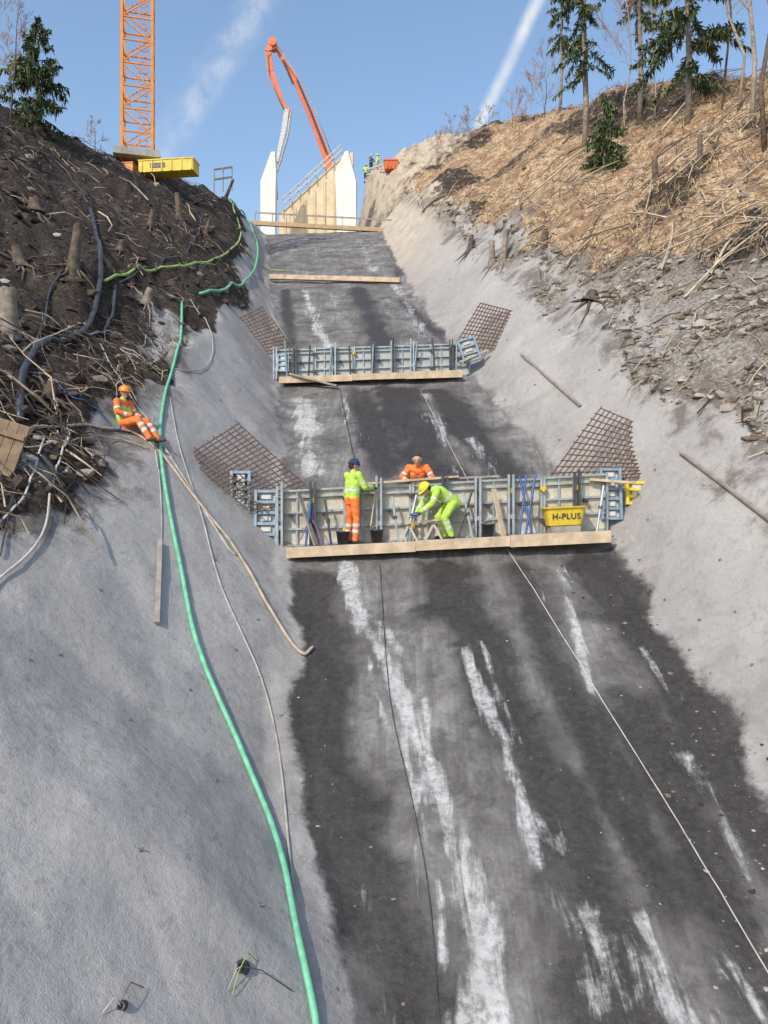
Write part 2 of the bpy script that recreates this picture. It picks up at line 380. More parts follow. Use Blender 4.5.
mk('loose_stones',mb,ROCK,label='loose stones and clods on soil and floor',cat='stones',kind='stuff')
# ---------------------------------------------------------------- hoses
def crom(P,n=8):
    P=[np.array(p,float) for p in P]; P=[2*P[0]-P[1]]+P+[2*P[-1]-P[-2]]; out=[]
    for i in range(1,len(P)-2):
        for k in range(n):
            t=k/n; a,b,c,d=P[i-1],P[i],P[i+1],P[i+2]
            out.append(.5*((2*b)+(-a+c)*t+(2*a-5*b+4*c-d)*t*t+(-a+3*b-3*c+d)*t**3))
    out.append(P[-2]); return out
def hose(name,pts,r,m,label,cat='hose',group=None,lift=0.0,n=8,noproj=False):
    W=[]
    for p in crom(pts,n):
        if len(p)==3: W.append(pix(*p)); continue
        q=ray(p[0],p[1]); W.append(q)
    A=np.array([list(w) for w in W]); 
    if not noproj:
        for _ in range(3): A[1:-1]=.25*A[:-2]+.5*A[1:-1]+.25*A[2:]
        zt=terrain(A[:,0],A[:,1])+r*.8+lift; A[:,2]=zt
        for _ in range(2): A[1:-1,2]=np.maximum(.25*A[:-2,2]+.5*A[1:-1,2]+.25*A[2:,2],zt[1:-1])
    mb=MB(); mb.tube([Vector(a) for a in A],r,8)
    b=Vector(A[0]); return mk(name,mb,m,b,smooth=True,label=label,cat=cat,group=group)
GREEN=mat('green_hose',(.22,.60,.38),(.14,.46,.28),.5,scale=8,bump=.05,dirt=.25); LIME=mat('lime_hose',(.42,.62,.16),(.3,.46,.1),.5,bump=.05,dirt=.3)
BLACKH=mat('black_hose',(.07,.075,.09),(.035,.035,.045),.4,bump=.05); GREYH=mat('grey_hose',(.46,.44,.40),(.3,.28,.25),.7,scale=5,bump=.1); PALE=mat('pale_rope',(.6,.58,.54),(.4,.38,.35),.8,bump=0)
BLUEC=mat('blue_cable',(.05,.12,.3),rough=.5,bump=0); BROWNH=mat('tan_hose',(.50,.42,.32),(.34,.28,.21),.7,bump=.1)
hose('hose',[(182,303),(180,345),(166,392),(160,440),(167,500),(182,575),(198,650),(240,750),(278,845),(298,940),(314,1015),(320,1060)],.038,GREEN,'thick green hose running down the shotcrete slope',lift=.02)
hose('hose',[(228,188),(245,215),(258,250),(250,280),(225,293),(200,297)],.055,GREEN,'green hose looping over the soil bank',lift=.08)
hose('hose',[(104,285),(150,272),(195,268),(240,245),(232,205),(222,188)],.045,LIME,'lime green hose curling across dark soil',lift=.08)
hose('hose',[(240,245),(255,262),(268,270),(285,272)],.03,LIME,'short lime green hose crossing onto the floor',lift=.05)
hose('hose',[(90,212),(100,255),(98,300),(82,338),(40,352),(22,385),(20,430)],.07,BLACKH,'thick black hose lying on dark soil',lift=.08)
hose('hose',[(115,290),(112,320),(98,338),(60,342),(0,348)],.045,BLACKH,'black hose curving over the soil bank',lift=.08)
hose('hose',[(62,272),(48,300),(45,330)],.03,BLACKH,'black cable beside a tree stump',lift=.05)
hose('hose',[(202,215),(196,240),(170,262),(120,285)],.03,BLACKH,'thin black cable over soil',lift=.05)
hose('hose',[(0,125),(30,150),(62,168),(88,205)],.035,BLACKH,'black cable over the bank crest',lift=.06)
hose('hose',[(55,382),(70,400),(95,410),(120,435),(115,390)],.018,BLUEC,'thin blue cable on the bank','cable',lift=.05)
hose('hose',[(-10,434),(60,430),(125,432),(160,455),(195,500),(240,558),(270,612),(300,656),(313,650)],.03,BROWNH,'tan hose lying down the shotcrete slope',lift=.03)
hose('hose',[(158,440),(185,480),(225,545),(236,556)],.026,GREYH,'grey hose draped down the slope')
hose('cable',[(170,398),(180,450),(200,510),(222,590),(262,680),(280,760),(290,860),(302,960)],.016,GREYH,'thin grey cable beside the green hose','cable')
hose('cable',[(-10,592),(40,545),(52,490),(70,437)],.02,PALE,'pale cable looping on the bank','cable',lift=.05)
hose('cable',[(-5,530),(25,500),(45,440)],.018,PALE,'pale cable on the bank','cable',lift=.05)
hose('cable',[(-5,480),(20,455),(60,447),(110,440),(150,452)],.016,BROWNH,'beige cable looping over the bank','cable',lift=.05)
hose('cable',[(0,560),(20,470),(30,430),(70,428),(140,436)],.014,BLACKH,'thin black cable looping over the bank','cable',lift=.05)
hose('cable',[(120,350),(160,370),(205,370),(212,335),(190,300)],.012,PALE,'pale cable over the soil edge','cable',lift=.03)
hose('cable',[(100,345),(130,400),(150,425),(158,470)],.012,PALE,'pale cable beside the seated worker','cable',lift=.03)
hose('cable',[(155,430),(162,520),(157,600)],.012,GREYH,'thin grey cable hanging on the slope','cable')
hose('rope',[(505,548),(545,610),(600,700),(650,780),(700,862),(790,1015)],.008,PALE,'thin taut rope stretched over the floor','rope',lift=.04)
hose('rope',[(380,565),(390,700),(412,800),(430,900),(442,1060)],.007,BLACKH,'thin dark rope on the chute floor','rope')
hose('rope',[(340,390),(352,450),(362,480)],.012,BLACKH,'thin dark rope on the upper floor','rope')
hose('rope',[(420,390),(470,485)],.010,GREYH,'thin rope on the upper chute floor','rope')
hose('rope',[(265,300),(300,360),(330,372)],.012,GREYH,'thin rope by the upper formwork','rope')
# ---------------------------------------------------------------- wood
TIM=mat('sawn_timber',(.66,.52,.36),(.48,.37,.25),.8,scale=4,bump=.2,dirt=.4); TIMG=mat('weathered_timber',(.38,.33,.28),(.24,.21,.18),.85,scale=4); 
STEEL=mat('galvanised_steel',(.44,.48,.51),(.30,.33,.36),.5,.3,scale=5,dirt=.5); BLUES=mat('blue_frame_steel',(.28,.37,.44),(.19,.27,.33),.5,.3,scale=5,dirt=.4)
PLATE=mat('formwork_plate',(.62,.58,.48),(.42,.395,.33),.7,scale=3,dirt=.7); PLATEB=mat('formwork_plate_grey',(.50,.52,.52),(.36,.38,.38),.7,scale=3,dirt=.4); DARKS=mat('dark_steel',(.10,.10,.11),(.05,.05,.055),.5,.4)
YEL=mat('yellow_paint',(.80,.60,.05),(.66,.47,.035),.5,scale=3,dirt=.25); RUST=mat('rusty_rebar',(.19,.112,.076),(.10,.058,.04),.9,scale=10)
UP=V(0,0,1)
def formwork(A,B,n,h,label,pm,fm_,deck=True):
    L=(B-A).length; e=(B-A)/L; nr=V(e.y,-e.x,0).normalized()
    if nr.y>0: nr=-nr
    top=empty('formwork_wall',A,label,'formwork','rows of formwork across the chute'); w=L/n
    for k in range(n):
        a0=k*w+.006; a1=(k+1)*w-.006; dz=random.uniform(-.02,.02)
        p=MB(); p.fbox(A,e,nr,UP,a0+.01,a1-.01,0,.02,.01+dz,h-.01+dz)
        po=mk('panel',p,pm,A+e*a0,top)
        f=MB()
        for x0,x1 in ((a0,a0+.05),(a1-.05,a1)): f.fbox(A,e,nr,UP,x0,x1,.021,.12,dz,h+dz)
        for c in (0,.30,.60,.88,1):
            cc=dz+c*(h-.05); f.fbox(A,e,nr,UP,a0+.051,a1-.051,.021,.09,cc,cc+.045)
        if k%2==0: f.fbox(A,e,nr,UP,(a0+a1)/2-.02,(a0+a1)/2+.02,.021,.07,dz+.05,h-.06+dz)
        mk('frame',f,fm_,A+e*a0,po)
        if k<n-1:
            for c in (.25,.8):
                cb=MB(); cb.fbox(A,e,nr,UP,a1-.06,a1+.07,.122,.17,c*h-.035,c*h+.035); cb.fbox(A,e,nr,UP,a1-.02,a1+.03,.17,.2,c*h-.07,c*h+.03)
                mk('clamp',cb,DARKS if random.random()<.75 else YEL,A+e*a1,top)
        if k%2==1 or k%3==0:
            br=MB()
            br.fbox(A,e,nr,UP,a0-.075,a0-.03,.172,.25,0,h+random.uniform(.05,.22)); br.fbox(A,e,nr,UP,a0+.02,a0+.065,.172,.25,0,h+random.uniform(.05,.15))
            br.fbox(A,e,nr,UP,a0-.029,a0+.019,.19,.22,h*.3,h*.3+.09)
            mk('brace',br,DARKS if k%4==1 else fm_,A+e*a0,top)
            t=MB(); q=A+e*(a0+.3*w)+UP*(h*.55); t.tube([q+nr*.02,q+nr*.17],.045,10); t.tube([q+nr*.17,q+nr*.26],.015,6); mk('tie_nut',t,DARKS,q,top)
    return e,nr,L,top
A1=pix(281,547,16.2); B1=pix(607,531,16.2)
e1,n1,L1,fw1=formwork(A1,B1,10,1.2,'cream faced steel formwork wall across the chute floor',PLATE,STEEL)
A2=pix(276,381,26); B2=pix(470,375,26)
e2,n2,L2,fw2=formwork(A2,B2,10,1.05,'blue grey steel formwork wall across the upper floor',PLATEB,STEEL)
def F1(a,b,c): return A1+e1*a+n1*b+UP*c
def px1(px): return (px-281)/326*L1
def plankset(O,e,n,L,label,h=.24,x=.2):
    top=empty('timber_walkway',O,label,'walkway')
    L=L-x-.15; lens=[L*.4,L*.29,L*.31]
    for k,l in enumerate(lens):
        m=MB(); m.fbox(O,e,n,UP,x,x+l,.66+.03*k,.73+.03*k,-h+.02*(k%2),.01+.015*k); mk('beam',m,TIM,O+e*x,top)
        for j in range(3):
            d=MB(); d.fbox(O,e,n,UP,x,x+l-.03,.14+.17*j,.295+.17*j,-.05,-.004*(j+1)); mk('board',d,TIM if (j+k)%2 else TIMG,O+e*x,top)
        x+=l+.005
    return top
plankset(A1,e1,n1,L1,'sawn timber walkway in front of the formwork',.2)
plankset(A2,e2,n2,L2*.97,'sawn timber walkway below the upper formwork',.2)
def prism(name,a,b,w,h,m,label,cat,group=None):
    mb=MB(); mb.beam(a,b,w,h); return mk(name,mb,m,a,label=label,cat=cat,group=group)
prism('wooden_plank',F1(px1(366),.1,1.24),F1(px1(458),.05,1.30),.2,.045,TIM,'wooden plank lying on top of the formwork','plank')
prism('wooden_plank',F1(px1(395),-.2,1.28),F1(px1(500),-.15,1.27),.18,.045,TIMG,'grey wooden plank resting behind the formwork top','plank')
prism('wooden_plank',F1(px1(588),.1,1.1),F1(px1(632),.2,.98),.16,.05,TIM,'light plank on the formwork end','plank')
prism('wooden_plank',F1(px1(318),.5,.02),F1(px1(300),.26,1.1),.12,.03,TIMG,'grey board leaning upright on the formwork','plank')
prism('wooden_plank',F1(px1(500),.5,.02),F1(px1(492),.26,1.0),.12,.03,TIM,'pale board leaning upright on the formwork','plank')
prism('wooden_beam',ray(270,281,off=.22),ray(400,284,off=.18),.25,.24,TIM,'long timber beam across the upper floor','timber beam')
prism('wooden_beam',pix(250,223,57),pix(398,231,56.5),.25,.3,mat('orange_timber',(.52,.36,.22),(.36,.25,.15),.8),'timber beam across the chute top','timber beam')
prism('wooden_plank',ray(160,545,off=.08),ray(157,628,off=.08),.08,.04,TIMG,'narrow weathered board leaning on shotcrete','plank')
prism('wooden_plank',ray(680,457,off=.12),ray(785,538,off=.12),.08,.04,TIMG,'long weathered board on the rubble edge','plank')
prism('wooden_plank',ray(521,357,off=.1),ray(580,409,off=.1),.07,.05,TIMG,'weathered board lying on the shotcrete slope','plank')
prism('wooden_plank',pix(290,374,25.3),pix(337,386,25),.2,.06,TIMG,'loose board beside the upper formwork','plank')
prism('wooden_plank',pix(460,362,25.4),pix(487,350,25.8),.14,.06,TIM,'loose board on the upper formwork end','plank')
b=ray(-8,478); mb=MB()
ea,na,ua=V(.3,.1,.95).normalized(),V(.95,0,-.3).normalized(),V(0,-1,.1).normalized()
for k in range(3): mb.fbox(b,ea,na,ua,0,.95,-.2+.17*k,-.04+.17*k,.0,.03)
mb.fbox(b,ea,na,ua,.1,.18,-.2,.3,.032,.08); mb.fbox(b,ea,na,ua,.7,.78,-.2,.3,.032,.08)
mk('board_panel',mb,mat('brown_board',(.30,.22,.14),(.2,.14,.09),.85),b,label='brown nailed board panel leaning on the bank',cat='board')
def endpanel(C,w,h,rows_,m,pm,label,tilt=0.0,yaw=0.0):
    e=V(math.cos(yaw)*math.cos(tilt),math.sin(yaw),math.sin(tilt)); e.normalize(); u_=V(-math.sin(tilt),0.12,math.cos(tilt)).normalized(); n=e.cross(u_); n=n if n.y<0 else -n
    f=MB(); 
    for x in (0,w-.06): f.fbox(C,e,n,u_,x,x+.06,0,.1,0,h)
    for k in range(rows_+1):
        c=k*(h-.06)/rows_; f.fbox(C,e,n,u_,.061,w-.061,.0,.08,c,c+.06)
    top=mk('formwork_panel',f,m,C,label=label,cat='formwork panel',group='loose formwork panels beside the chute')
    p=MB(); p.fbox(C,e,n,u_,.02,w-.02,-.03,-.004,.02,h-.02); mk('panel_face',p,pm,C,top)
    for k in range(rows_):
        t=MB(); c=(k+.5)*(h-.06)/rows_; t.fbox(C,e,n,u_,w*.3,w*.7,.0,.05,c-.02,c+.07)
        mk('handle_plate',t,PALE,C+u_*c,top)
endpanel(pix(230,515,16.5),.44,.95,5,BLUES,DARKS,'blue steel ladder-like formwork panel on the slope')
endpanel(pix(254,547,16.1),.5,1.2,5,BLUES,PLATEB,'blue grey slotted formwork panel at the wall end')
endpanel(pix(600,520,16.2),.46,1.1,5,BLUES,PLATEB,'slotted steel panel at the formwork end')
endpanel(ray(623,505)+V(0,-.15,0),.5,.5,3,YEL,YEL,'small yellow formwork panel on the slope edge')
endpanel(pix(464,364,25.6),.6,.8,3,BLUES,PLATEB,'blue steel panel at the upper formwork end',.3)
endpanel(pix(277,372,25.8),.4,.6,3,BLUES,PLATEB,'small blue steel panel at the upper wall end')
def rebar(P0,P1,P2,P3,nx,ny,r,label):
    P0,P1,P2,P3=[pix(*p) for p in (P0,P1,P2,P3)]
    B=lambda s,t:(P0*(1-s)+P3*s)*(1-t)+(P1*(1-s)+P2*s)*t
    mb=MB()
    for i in range(nx+1):
        s=i/nx; j0=random.uniform(-.06,.0); j1=random.uniform(1.0,1.05)
        mb.tube([B(s,j0),B(s,.5)+V(0,0,random.uniform(-.012,.012)),B(s,j1)],r,5)
    for j in range(ny+1):
        t=j/ny; j0=random.uniform(-.04,.0); j1=random.uniform(1,1.04); o=V(0,-r,r*1.6)
        mb.tube([B(j0,t)+o,B(.5,t)+o,B(j1,t)+o],r,5)
    mk('rebar_mat',mb,RUST,P0,label=label,cat='rebar mat',group='rusty rebar mats beside the formwork')
rebar((184,458,16.6),(238,424,17.6),(312,492,16.9),(258,512,15.9),20,9,.015,'rusty reinforcement mat leaning on grey shotcrete')
rebar((543,487,16.7),(600,409,18.2),(668,438,17.5),(636,478,16.5),15,13,.015,'rusty reinforcement mat bent over the slope edge')
rebar((241,318,26.6),(262,307,27.6),(294,350,26.4),(268,354,25.8),13,7,.019,'rusty rebar mat on upper shotcrete slope')
rebar((455,346,26.4),(480,304,28.2),(512,312,27.4),(494,350,26.1),11,11,.019,'rusty rebar mat leaning beside upper formwork')
NAIL=mat('nail_steel',(.24,.225,.21),(.15,.14,.13),.7,.2)
npos=[(281,716),(236,650),(60,655),(130,720),(216,780),(140,850),(258,620),(215,560),(100,590),(30,660),(665,600),(640,560),(690,650),(735,612),(752,665),(720,560),(648,520),(742,730),(260,905),(190,690),(505,400),(560,440),(535,385),(590,500),(640,390),(665,350),(270,430),(240,390),(255,350),(220,400),(700,620),(655,470),(508,340),(560,330),(600,370),(450,280),(438,250)]
for x,y in npos:
    q=ray(x,y); h=.02; nx=V(gz(q.x-h,q.y)-gz(q.x+h,q.y),gz(q.x,q.y-h)-gz(q.x,q.y+h),2*h).normalized()
    t=empty('soil_nail',q,'steel soil nail head with small plate in shotcrete','soil nail','soil nails dotted over the shotcrete')
    a=nx.orthogonal().normalized(); bq=nx.cross(a); rr_=.013+.0009*q.y; p=MB(); p.fbox(q,a,bq,nx,-rr_,rr_,-rr_,rr_,-.01,.01); mk('plate',p,NAIL,q,t)
    s=MB(); s.tube([q+nx*.0,q+nx*random.uniform(.03,.07)+V(random.uniform(-.03,.03),0,-.02)],.009,6); mk('bolt',s,NAIL,q,t)
for (px_,py_,sc_,wires) in ((242,968,1.0,[(-10,30,LIME),(15,-5,LIME),(50,25,BLACKH),(-14,24,PALE)]),(122,1006,.6,[(-20,10,PALE),(22,-16,mat('rust_wire',(.22,.13,.09)))])):
    q=ray(px_,py_); d=V(.1,-.75,.45).normalized(); t=empty('drain_pipe',q,'short pale drain pipe stub in a dark hole with wires','pipe','drain pipe stubs in the shotcrete')
    mb=MB(); mb.tube([q-d*.1,q+d*.012],.075*sc_,16,0,True); mk('hole_shade_disc',mb,BLACKH,q,t,True)  # black disc stands in for the shade inside the hole
    mb=MB(); mb.tube([q-d*.1,q+d*.10],.045*sc_,16,0,False); mb.tube([q+d*.10,q-d*.1],.036*sc_,16,0,False); mk('pipe',mb,PALE,q,t,True)
    for k,(dx,dy,m) in enumerate(wires):
        mb=MB(); q2=ray(px_+dx,py_+dy,off=.02); q3=ray(px_+dx*.4,py_+dy*.6,off=.12); mb.tube([q+d*.05,q+d*.12+V(0,0,.02),q3,q2],.005,6); mk('wire',mb,m,q,t,True)
# ---------------------------------------------------------------- tub, buckets, props, shovel
q=F1(px1(559),.42,0.17); top=empty('mortar_tub',q,'yellow plastic mortar tub with black lettering','tub'); 
NR=32
def tubring(w,d,z):
    out=[]
    for k in range(NR):
        t_=2*math.pi*k/NR; c_,s2=math.cos(t_),math.sin(t_); out.append(q+e1*(w*math.copysign(abs(c_)**.35,c_))+n1*(d*math.copysign(abs(s2)**.35,s2))+UP*z)
    return out
prof=[(.30,.17,0),(.34,.2,.015),(.415,.265,.36),(.45,.30,.362),(.455,.305,.385),(.40,.25,.39),(.33,.19,.04),(.1,.06,.035)]
mb=MB(); vs=[]
for w_,d_,z_ in prof: vs+=tubring(w_,d_,z_)
mb.add(vs,[tuple(range(NR-1,-1,-1))]+[(i*NR+k,i*NR+(k+1)%NR,(i+1)*NR+(k+1)%NR,(i+1)*NR+k) for i in range(len(prof)-1) for k in range(NR)]+[tuple((len(prof)-1)*NR+k for k in range(NR))])
mk('tub_body',mb,YEL,q,top)
tcu=bpy.data.curves.new('lettering','FONT'); tcu.body='H-PLUS'; tcu.size=.165; tcu.extrude=.002; tcu.offset=.003; tcu.align_x='CENTER'; tcu.space_character=1.12
to=bpy.data.objects.new('tmp',tcu); scene.collection.objects.link(to); dg=bpy.context.evaluated_depsgraph_get(); tm=bpy.data.meshes.new_from_object(to.evaluated_get(dg)); bpy.data.objects.remove(to)
lo=bpy.data.objects.new('lettering',tm); scene.collection.objects.link(lo); tm.materials.append(BLACKH); lo.parent=top
sl=(n1*.065+UP*.345).normalized(); nn=e1.cross(sl); M=Matrix((e1,sl,nn)).transposed().to_4x4(); M.translation=n1*(.2+.024+.012)+UP*.14; lo.matrix_local=M
s=MB(); s.fbox(q,e1,n1,UP,-.3,.3,-.2,.2,-.17,-.004); mk('timber_block',s,TIMG,q-UP*.17,label='timber block stack under the yellow tub',cat='timber block')
for pxx,bb_ in ((377,.5),(344,.5),(486,.3)):
    q=F1(px1(pxx),bb_,.0); top=empty('bucket',q,'black plastic bucket on the timber walkway','bucket','black buckets by the workers')
    m=MB(); m.lathe(q,[(.01,.005),(.1,.005),(.135,.26),(.148,.26),(.148,.28),(.125,.28),(.095,.02),(.01,.02)],16); mk('bucket_body',m,BLACKH,q,top,True)
    m=MB(); m.tube([q+e1*.14*math.cos(t_)+n1*.12*math.sin(t_)*.6+UP*(.26+.1*math.sin(t_)) for t_ in np.linspace(0,math.pi,9)],.006,5); mk('handle',m,STEEL,q,top)
def poleset(name,a,b_,r,m,label,cat,group=None): 
    mb=MB(); mb.tube([a,b_],r,8); return mk(name,mb,m,a,label=label,cat=cat,group=group,smooth=False)
BLUEP=mat('blue_paint',(.05,.13,.36),(.03,.08,.25),.5,dirt=.3)
for k,(x0,x1,m) in enumerate([(515,524,BLUEP),(521,533,BLUEP),(528,517,BLUEP),(308,312,BLUEP),(590,600,STEEL),(398,392,STEEL),(405,416,STEEL),(455,470,DARKS),(470,462,STEEL),(333,326,DARKS)]):
    a=F1(px1(x0),.5,0); b_=F1(px1(x1),.27,1.25 if k<3 else .95); o=poleset('steel_prop',a,b_,.026,m,'%s tubular steel prop leaning on the formwork'%('blue' if m is BLUEP else 'grey'),'prop','props leaning on the formwork')
    c=MB(); mid=a.lerp(b_,.5); c.tube([mid,a.lerp(b_,.56)],.042,8); mk('collar',c,DARKS,mid,o); c=MB(); c.fbox(a,e1,n1,UP,-.06,.06,-.06,.06,-.003,.012); mk('foot_plate',c,DARKS,a,o)
a=F1(px1(369),.45,.02); b_=F1(px1(376),.24,1.15); o=poleset('shovel',a.lerp(b_,.2),b_,.017,TIM,'shovel with dark blade leaning on the formwork','shovel')
m=MB(); d=(b_-a).normalized(); m.fbox(a,e1,n1,d,-.1,.1,-.01,.01,0,.27); m.tube([a+d*.25,a+d*.34],.025,8); mk('blade',m,DARKS,a,o)
hose('rope',[(300,540,15.8),(312,520,15.9),(322,548,15.7),(310,553,15.7),(328,551,15.6),(338,546,15.8)],.012,mat('purple_rope',(.3,.12,.4),bump=0),'purple rope bunched on the walkway','rope',noproj=True)
for k in range(9):
    a=A2+e2*(L2*(k+.6)/9.3)+n2*.3; poleset('steel_prop',a,a+UP*random.uniform(.9,1.35)+e2*random.uniform(-.1,.1),.03,DARKS if k%2 else BLUES,'upright steel prop standing at the upper formwork','prop','props leaning on the formwork')
# ---------------------------------------------------------------- stumps
BARK=mat('bark',(.18,.135,.10),(.07,.052,.04),.95,scale=6,bump=.6); CUT=mat('cut_wood',(.60,.47,.32),(.45,.33,.2),.85,scale=8); GBARK=mat('grey_bark',(.34,.29,.24),(.16,.13,.105),.95,scale=6,bump=.6)
def stump(px,py,h,r,lean,label,bm_=BARK):
    q=ray(px,py); d=(UP+V(*lean)).normalized(); n=12; mb=MB(); prof=[(-.2,1.6),(.05,1.3),(.25,1.0),(.7,.88),(1,.8)]
    P=[q+d*(h*t) for t,_ in prof]; mb.tube(P,[r*k for _,k in prof],n,0,False)
    for i,vv in enumerate(mb.v): mb.v[i]=tuple(Vector(vv)+V(random.uniform(-.1,.1),random.uniform(-.1,.1),random.uniform(-.25,.1) if i>=len(mb.v)-n else 0)*r)
    a=[Vector(v) for v in mb.v[-n:]]
    for k in range(8):
        th=k*.8+random.random(); L=r*random.uniform(2.5,7); x1,y1=q.x+math.cos(th)*L,q.y+math.sin(th)*L; xm,ym=q.x+math.cos(th+.2)*L*.5,q.y+math.sin(th+.2)*L*.5
        mb.tube([q+d*h*.12,V(xm,ym,gz(xm,ym)+.08),V(x1,y1,gz(x1,y1)-.03)],[r*.38,r*.2,r*.05],6,0)
    top=mk('tree_stump',mb,bm_,q,smooth=True,label=label,cat='tree stump',group='tree stumps left on the banks')
    c=MB(); c.add([p+d*.004 for p in a],[tuple(range(n))]); mk('cut_face',c,CUT,a[0],top)
for s in [(73,270,1.25,.15,(.12,0,0),'tall brown tree stump on dark soil'),(8,332,.95,.2,(0,0,0),'pale cut tree stump at the bank edge',GBARK),(146,303,.45,.13,(.3,0,0),'small cut stump on dark soil',GBARK),(180,222,1.3,.15,(-.1,0,0),'old stump with spreading roots'),(492,264,.95,.13,(0,0,0),'grey stump on the hillside edge',GBARK),(503,264,1.4,.12,(.1,0,0),'tall thin stump on the hillside',GBARK),(470,250,.7,.13,(.1,0,0),'short stump on the hillside'),(545,246,.6,.12,(0,0,0),'short stump among dry branches'),(655,180,.8,.13,(0,0,0),'stump among dry grass'),(700,165,1.1,.1,(0,0,0),'thin broken stump on the hillside'),(590,300,.3,.18,(.3,0,0),'low stump beside the rubble'),(225,200,1.4,.11,(.4,0,0),'leaning broken stump at the chute top'),(35,210,.4,.2,(0,0,0),'broad low stump on the bank'),(20,265,.5,.16,(-.2,0,0),'short rooted stump on dark soil'),(150,225,.6,.12,(.2,0,0),'short rooted stump on dark soil'),(48,395,.3,.13,(.4,0,0),'low torn stump on dark soil'),(120,250,.35,.12,(.3,0,0),'low torn stump on dark soil'),(205,235,.8,.09,(.3,0,0),'thin broken stump on dark soil')]:
    stump(*s)
# ---------------------------------------------------------------- trees
NEED=[mat('spruce_needles',(.08,.12,.055),(.034,.06,.028),.85,scale=1.5,bump=0),mat('spruce_needles_light',(.19,.22,.085),(.10,.135,.05),.85,scale=1.5,bump=0)]
def spruce(q,H,R,dens,label,low=.12,rs=1,droop=.35,lean=0.0,step=1.0,fill=1.0):
    rd=random.Random(rs); top=empty('spruce_tree',q,label,'tree')
    ax=lambda z:q+V(lean*z+.06*math.sin(z*.7),0,z)
    r0=H*.006+.03; mb=MB(); mb.tube([ax(H*k/8-(.3 if k==0 else 0)) for k in range(9)],[r0*(1.15-.135*k) for k in range(9)],9); mk('trunk',mb,GBARK,q,top,True)
    cb=MB(); z=H*low
    while z<H*.99:
        t=(z/H-low)/(1-low); Rz=R*(1-t)**.6*(.5+.6*rd.random())+.08; Rz*=.6+.4*min(1,t*5+.3)
        for k in range(rd.randint(3,6)):
            if rd.random()>dens: continue
            th=rd.uniform(0,6.28); L=Rz*rd.uniform(.45,1.2); dr=droop*L*(1-t*.8)*rd.uniform(.6,1.4)
            o=ax(z+rd.uniform(-.2,.2)); d=V(math.cos(th),math.sin(th),0); s=V(-d.y,d.x,0)
            br=[o,o+d*L*.5+UP*(-dr*.3),o+d*L-UP*(dr*.8-.05*L)]; cb.tube(br,[.022,.014,.005],4,2,False)
            n=int((6+L*12)*fill); st=rd.uniform(.05,.35)
            for j in range(n):
                f=st+(1-st)*(j+.7)/n; f=min(f,.999); c=br[0].lerp(br[1],f*2) if f<.5 else br[1].lerp(br[2],f*2-1)
                wl=(.14+.3*(1-f*.6)*L*.4)*rd.uniform(.5,1.2)
                for sg in (-1,1):
                    tip=c+s*sg*wl*rd.uniform(.3,1.1)+d*wl*rd.uniform(.1,.7)+UP*rd.uniform(-.7,.15)*(.3+wl)
                    w=d*rd.uniform(.02,.055)+UP*rd.uniform(-.03,.03); mi=0 if rd.random()<.5 else 1
                    cb.add([c-w*.5,c+w*.5,c.lerp(tip,.6)+w,tip,c.lerp(tip,.6)-w],[(0,1,2,3,4)],mi)
                if rd.random()<.9:
                    tip=c+V(rd.uniform(-.1,.1),rd.uniform(-.1,.1),-rd.uniform(.1,.5)); w=s*.03
                    cb.add([c-w,c+w,tip+w*.3,tip-w*.3],[(0,1,2,3)],rd.choice((0,1)))
        z+=(.16+.24*rd.random())*(.7+.05*H)*.75*step
    mk('crown',cb,[NEED[0],NEED[1],BARK],q+UP*H*low,top)
TWIG=mat('bare_twigs',(.40,.27,.19),(.25,.165,.115),.9,scale=3,bump=0)
def bare(q,H,r,label,rs,spread=.5,depth=4,first=.35,lean=(0,0),m=BARK):
    rd=random.Random(rs); top=empty('bare_tree',q,label,'tree','leafless trees on the skyline')
    tr=MB(); pts=[q-UP*.2]; 
    for k in range(1,7): pts.append(q+V(lean[0]*k/6*H+rd.uniform(-.02,.02)*H,lean[1]*k/6*H+rd.uniform(-.02,.02)*H,H*k/6))
    rr=[r*(1-.14*k) for k in range(7)]; tr.tube(pts,rr,8); mk('trunk',tr,m,q,top,True)
    br=MB()
    def grow(p,d,L,r_,lv):
        a=p+d*L*.5+V(rd.uniform(-.07,.07),rd.uniform(-.07,.07),rd.uniform(-.02,.1))*L; b_=p+d*L+UP*L*.12
        br.tube([p,a,b_],[r_,r_*.75,r_*.4],4 if lv<2 else 3,0,False)
        if lv>=depth: return
        for k in range(rd.randint(3,4)):
            t=rd.uniform(.3,1); s=p.lerp(a,t*2) if t<.5 else a.lerp(b_,t*2-1)
            nd=(d+V(rd.uniform(-1,1),rd.uniform(-1,1),rd.uniform(-.3,.8))*.75).normalized(); grow(s,nd,L*rd.uniform(.45,.7),max(r_*.5,.007),lv+1)
    nb=int(9+H)
    for k in range(nb):
        t=first+(1-first)*(k+rd.random())/nb; i=min(int(t*6),5); p=pts[i].lerp(pts[i+1],t*6-i); th=rd.uniform(0,6.28)
        grow(p,V(math.cos(th)*spread,math.sin(th)*spread,rd.uniform(.35,.9)).normalized(),H*(.2 if H>4.7 else .32)*(1.15-t*.7),max(.010,r*.32*(1.1-t)),1)
    mk('branches',br,TWIG,q,top)
spruce(ray(36,130),4.8,2.2,.65,'small dark spruce on the skyline above the soil bank',.1,3,step=.9,fill=1.1)
spruce(ray(585,150),19,2.1,.62,'tall slender spruce with drooping branches on hillside',.2,5,droop=.8,fill=1.2)
spruce(ray(604,172),3.6,1.3,.8,'small bushy spruce among dry branches',.05,25,droop=.7,step=.75,fill=1.2)
spruce(ray(688,122),17,3.4,.78,'broad dark spruce on the hillside',.12,8,droop=.6,step=.9,fill=1.25)
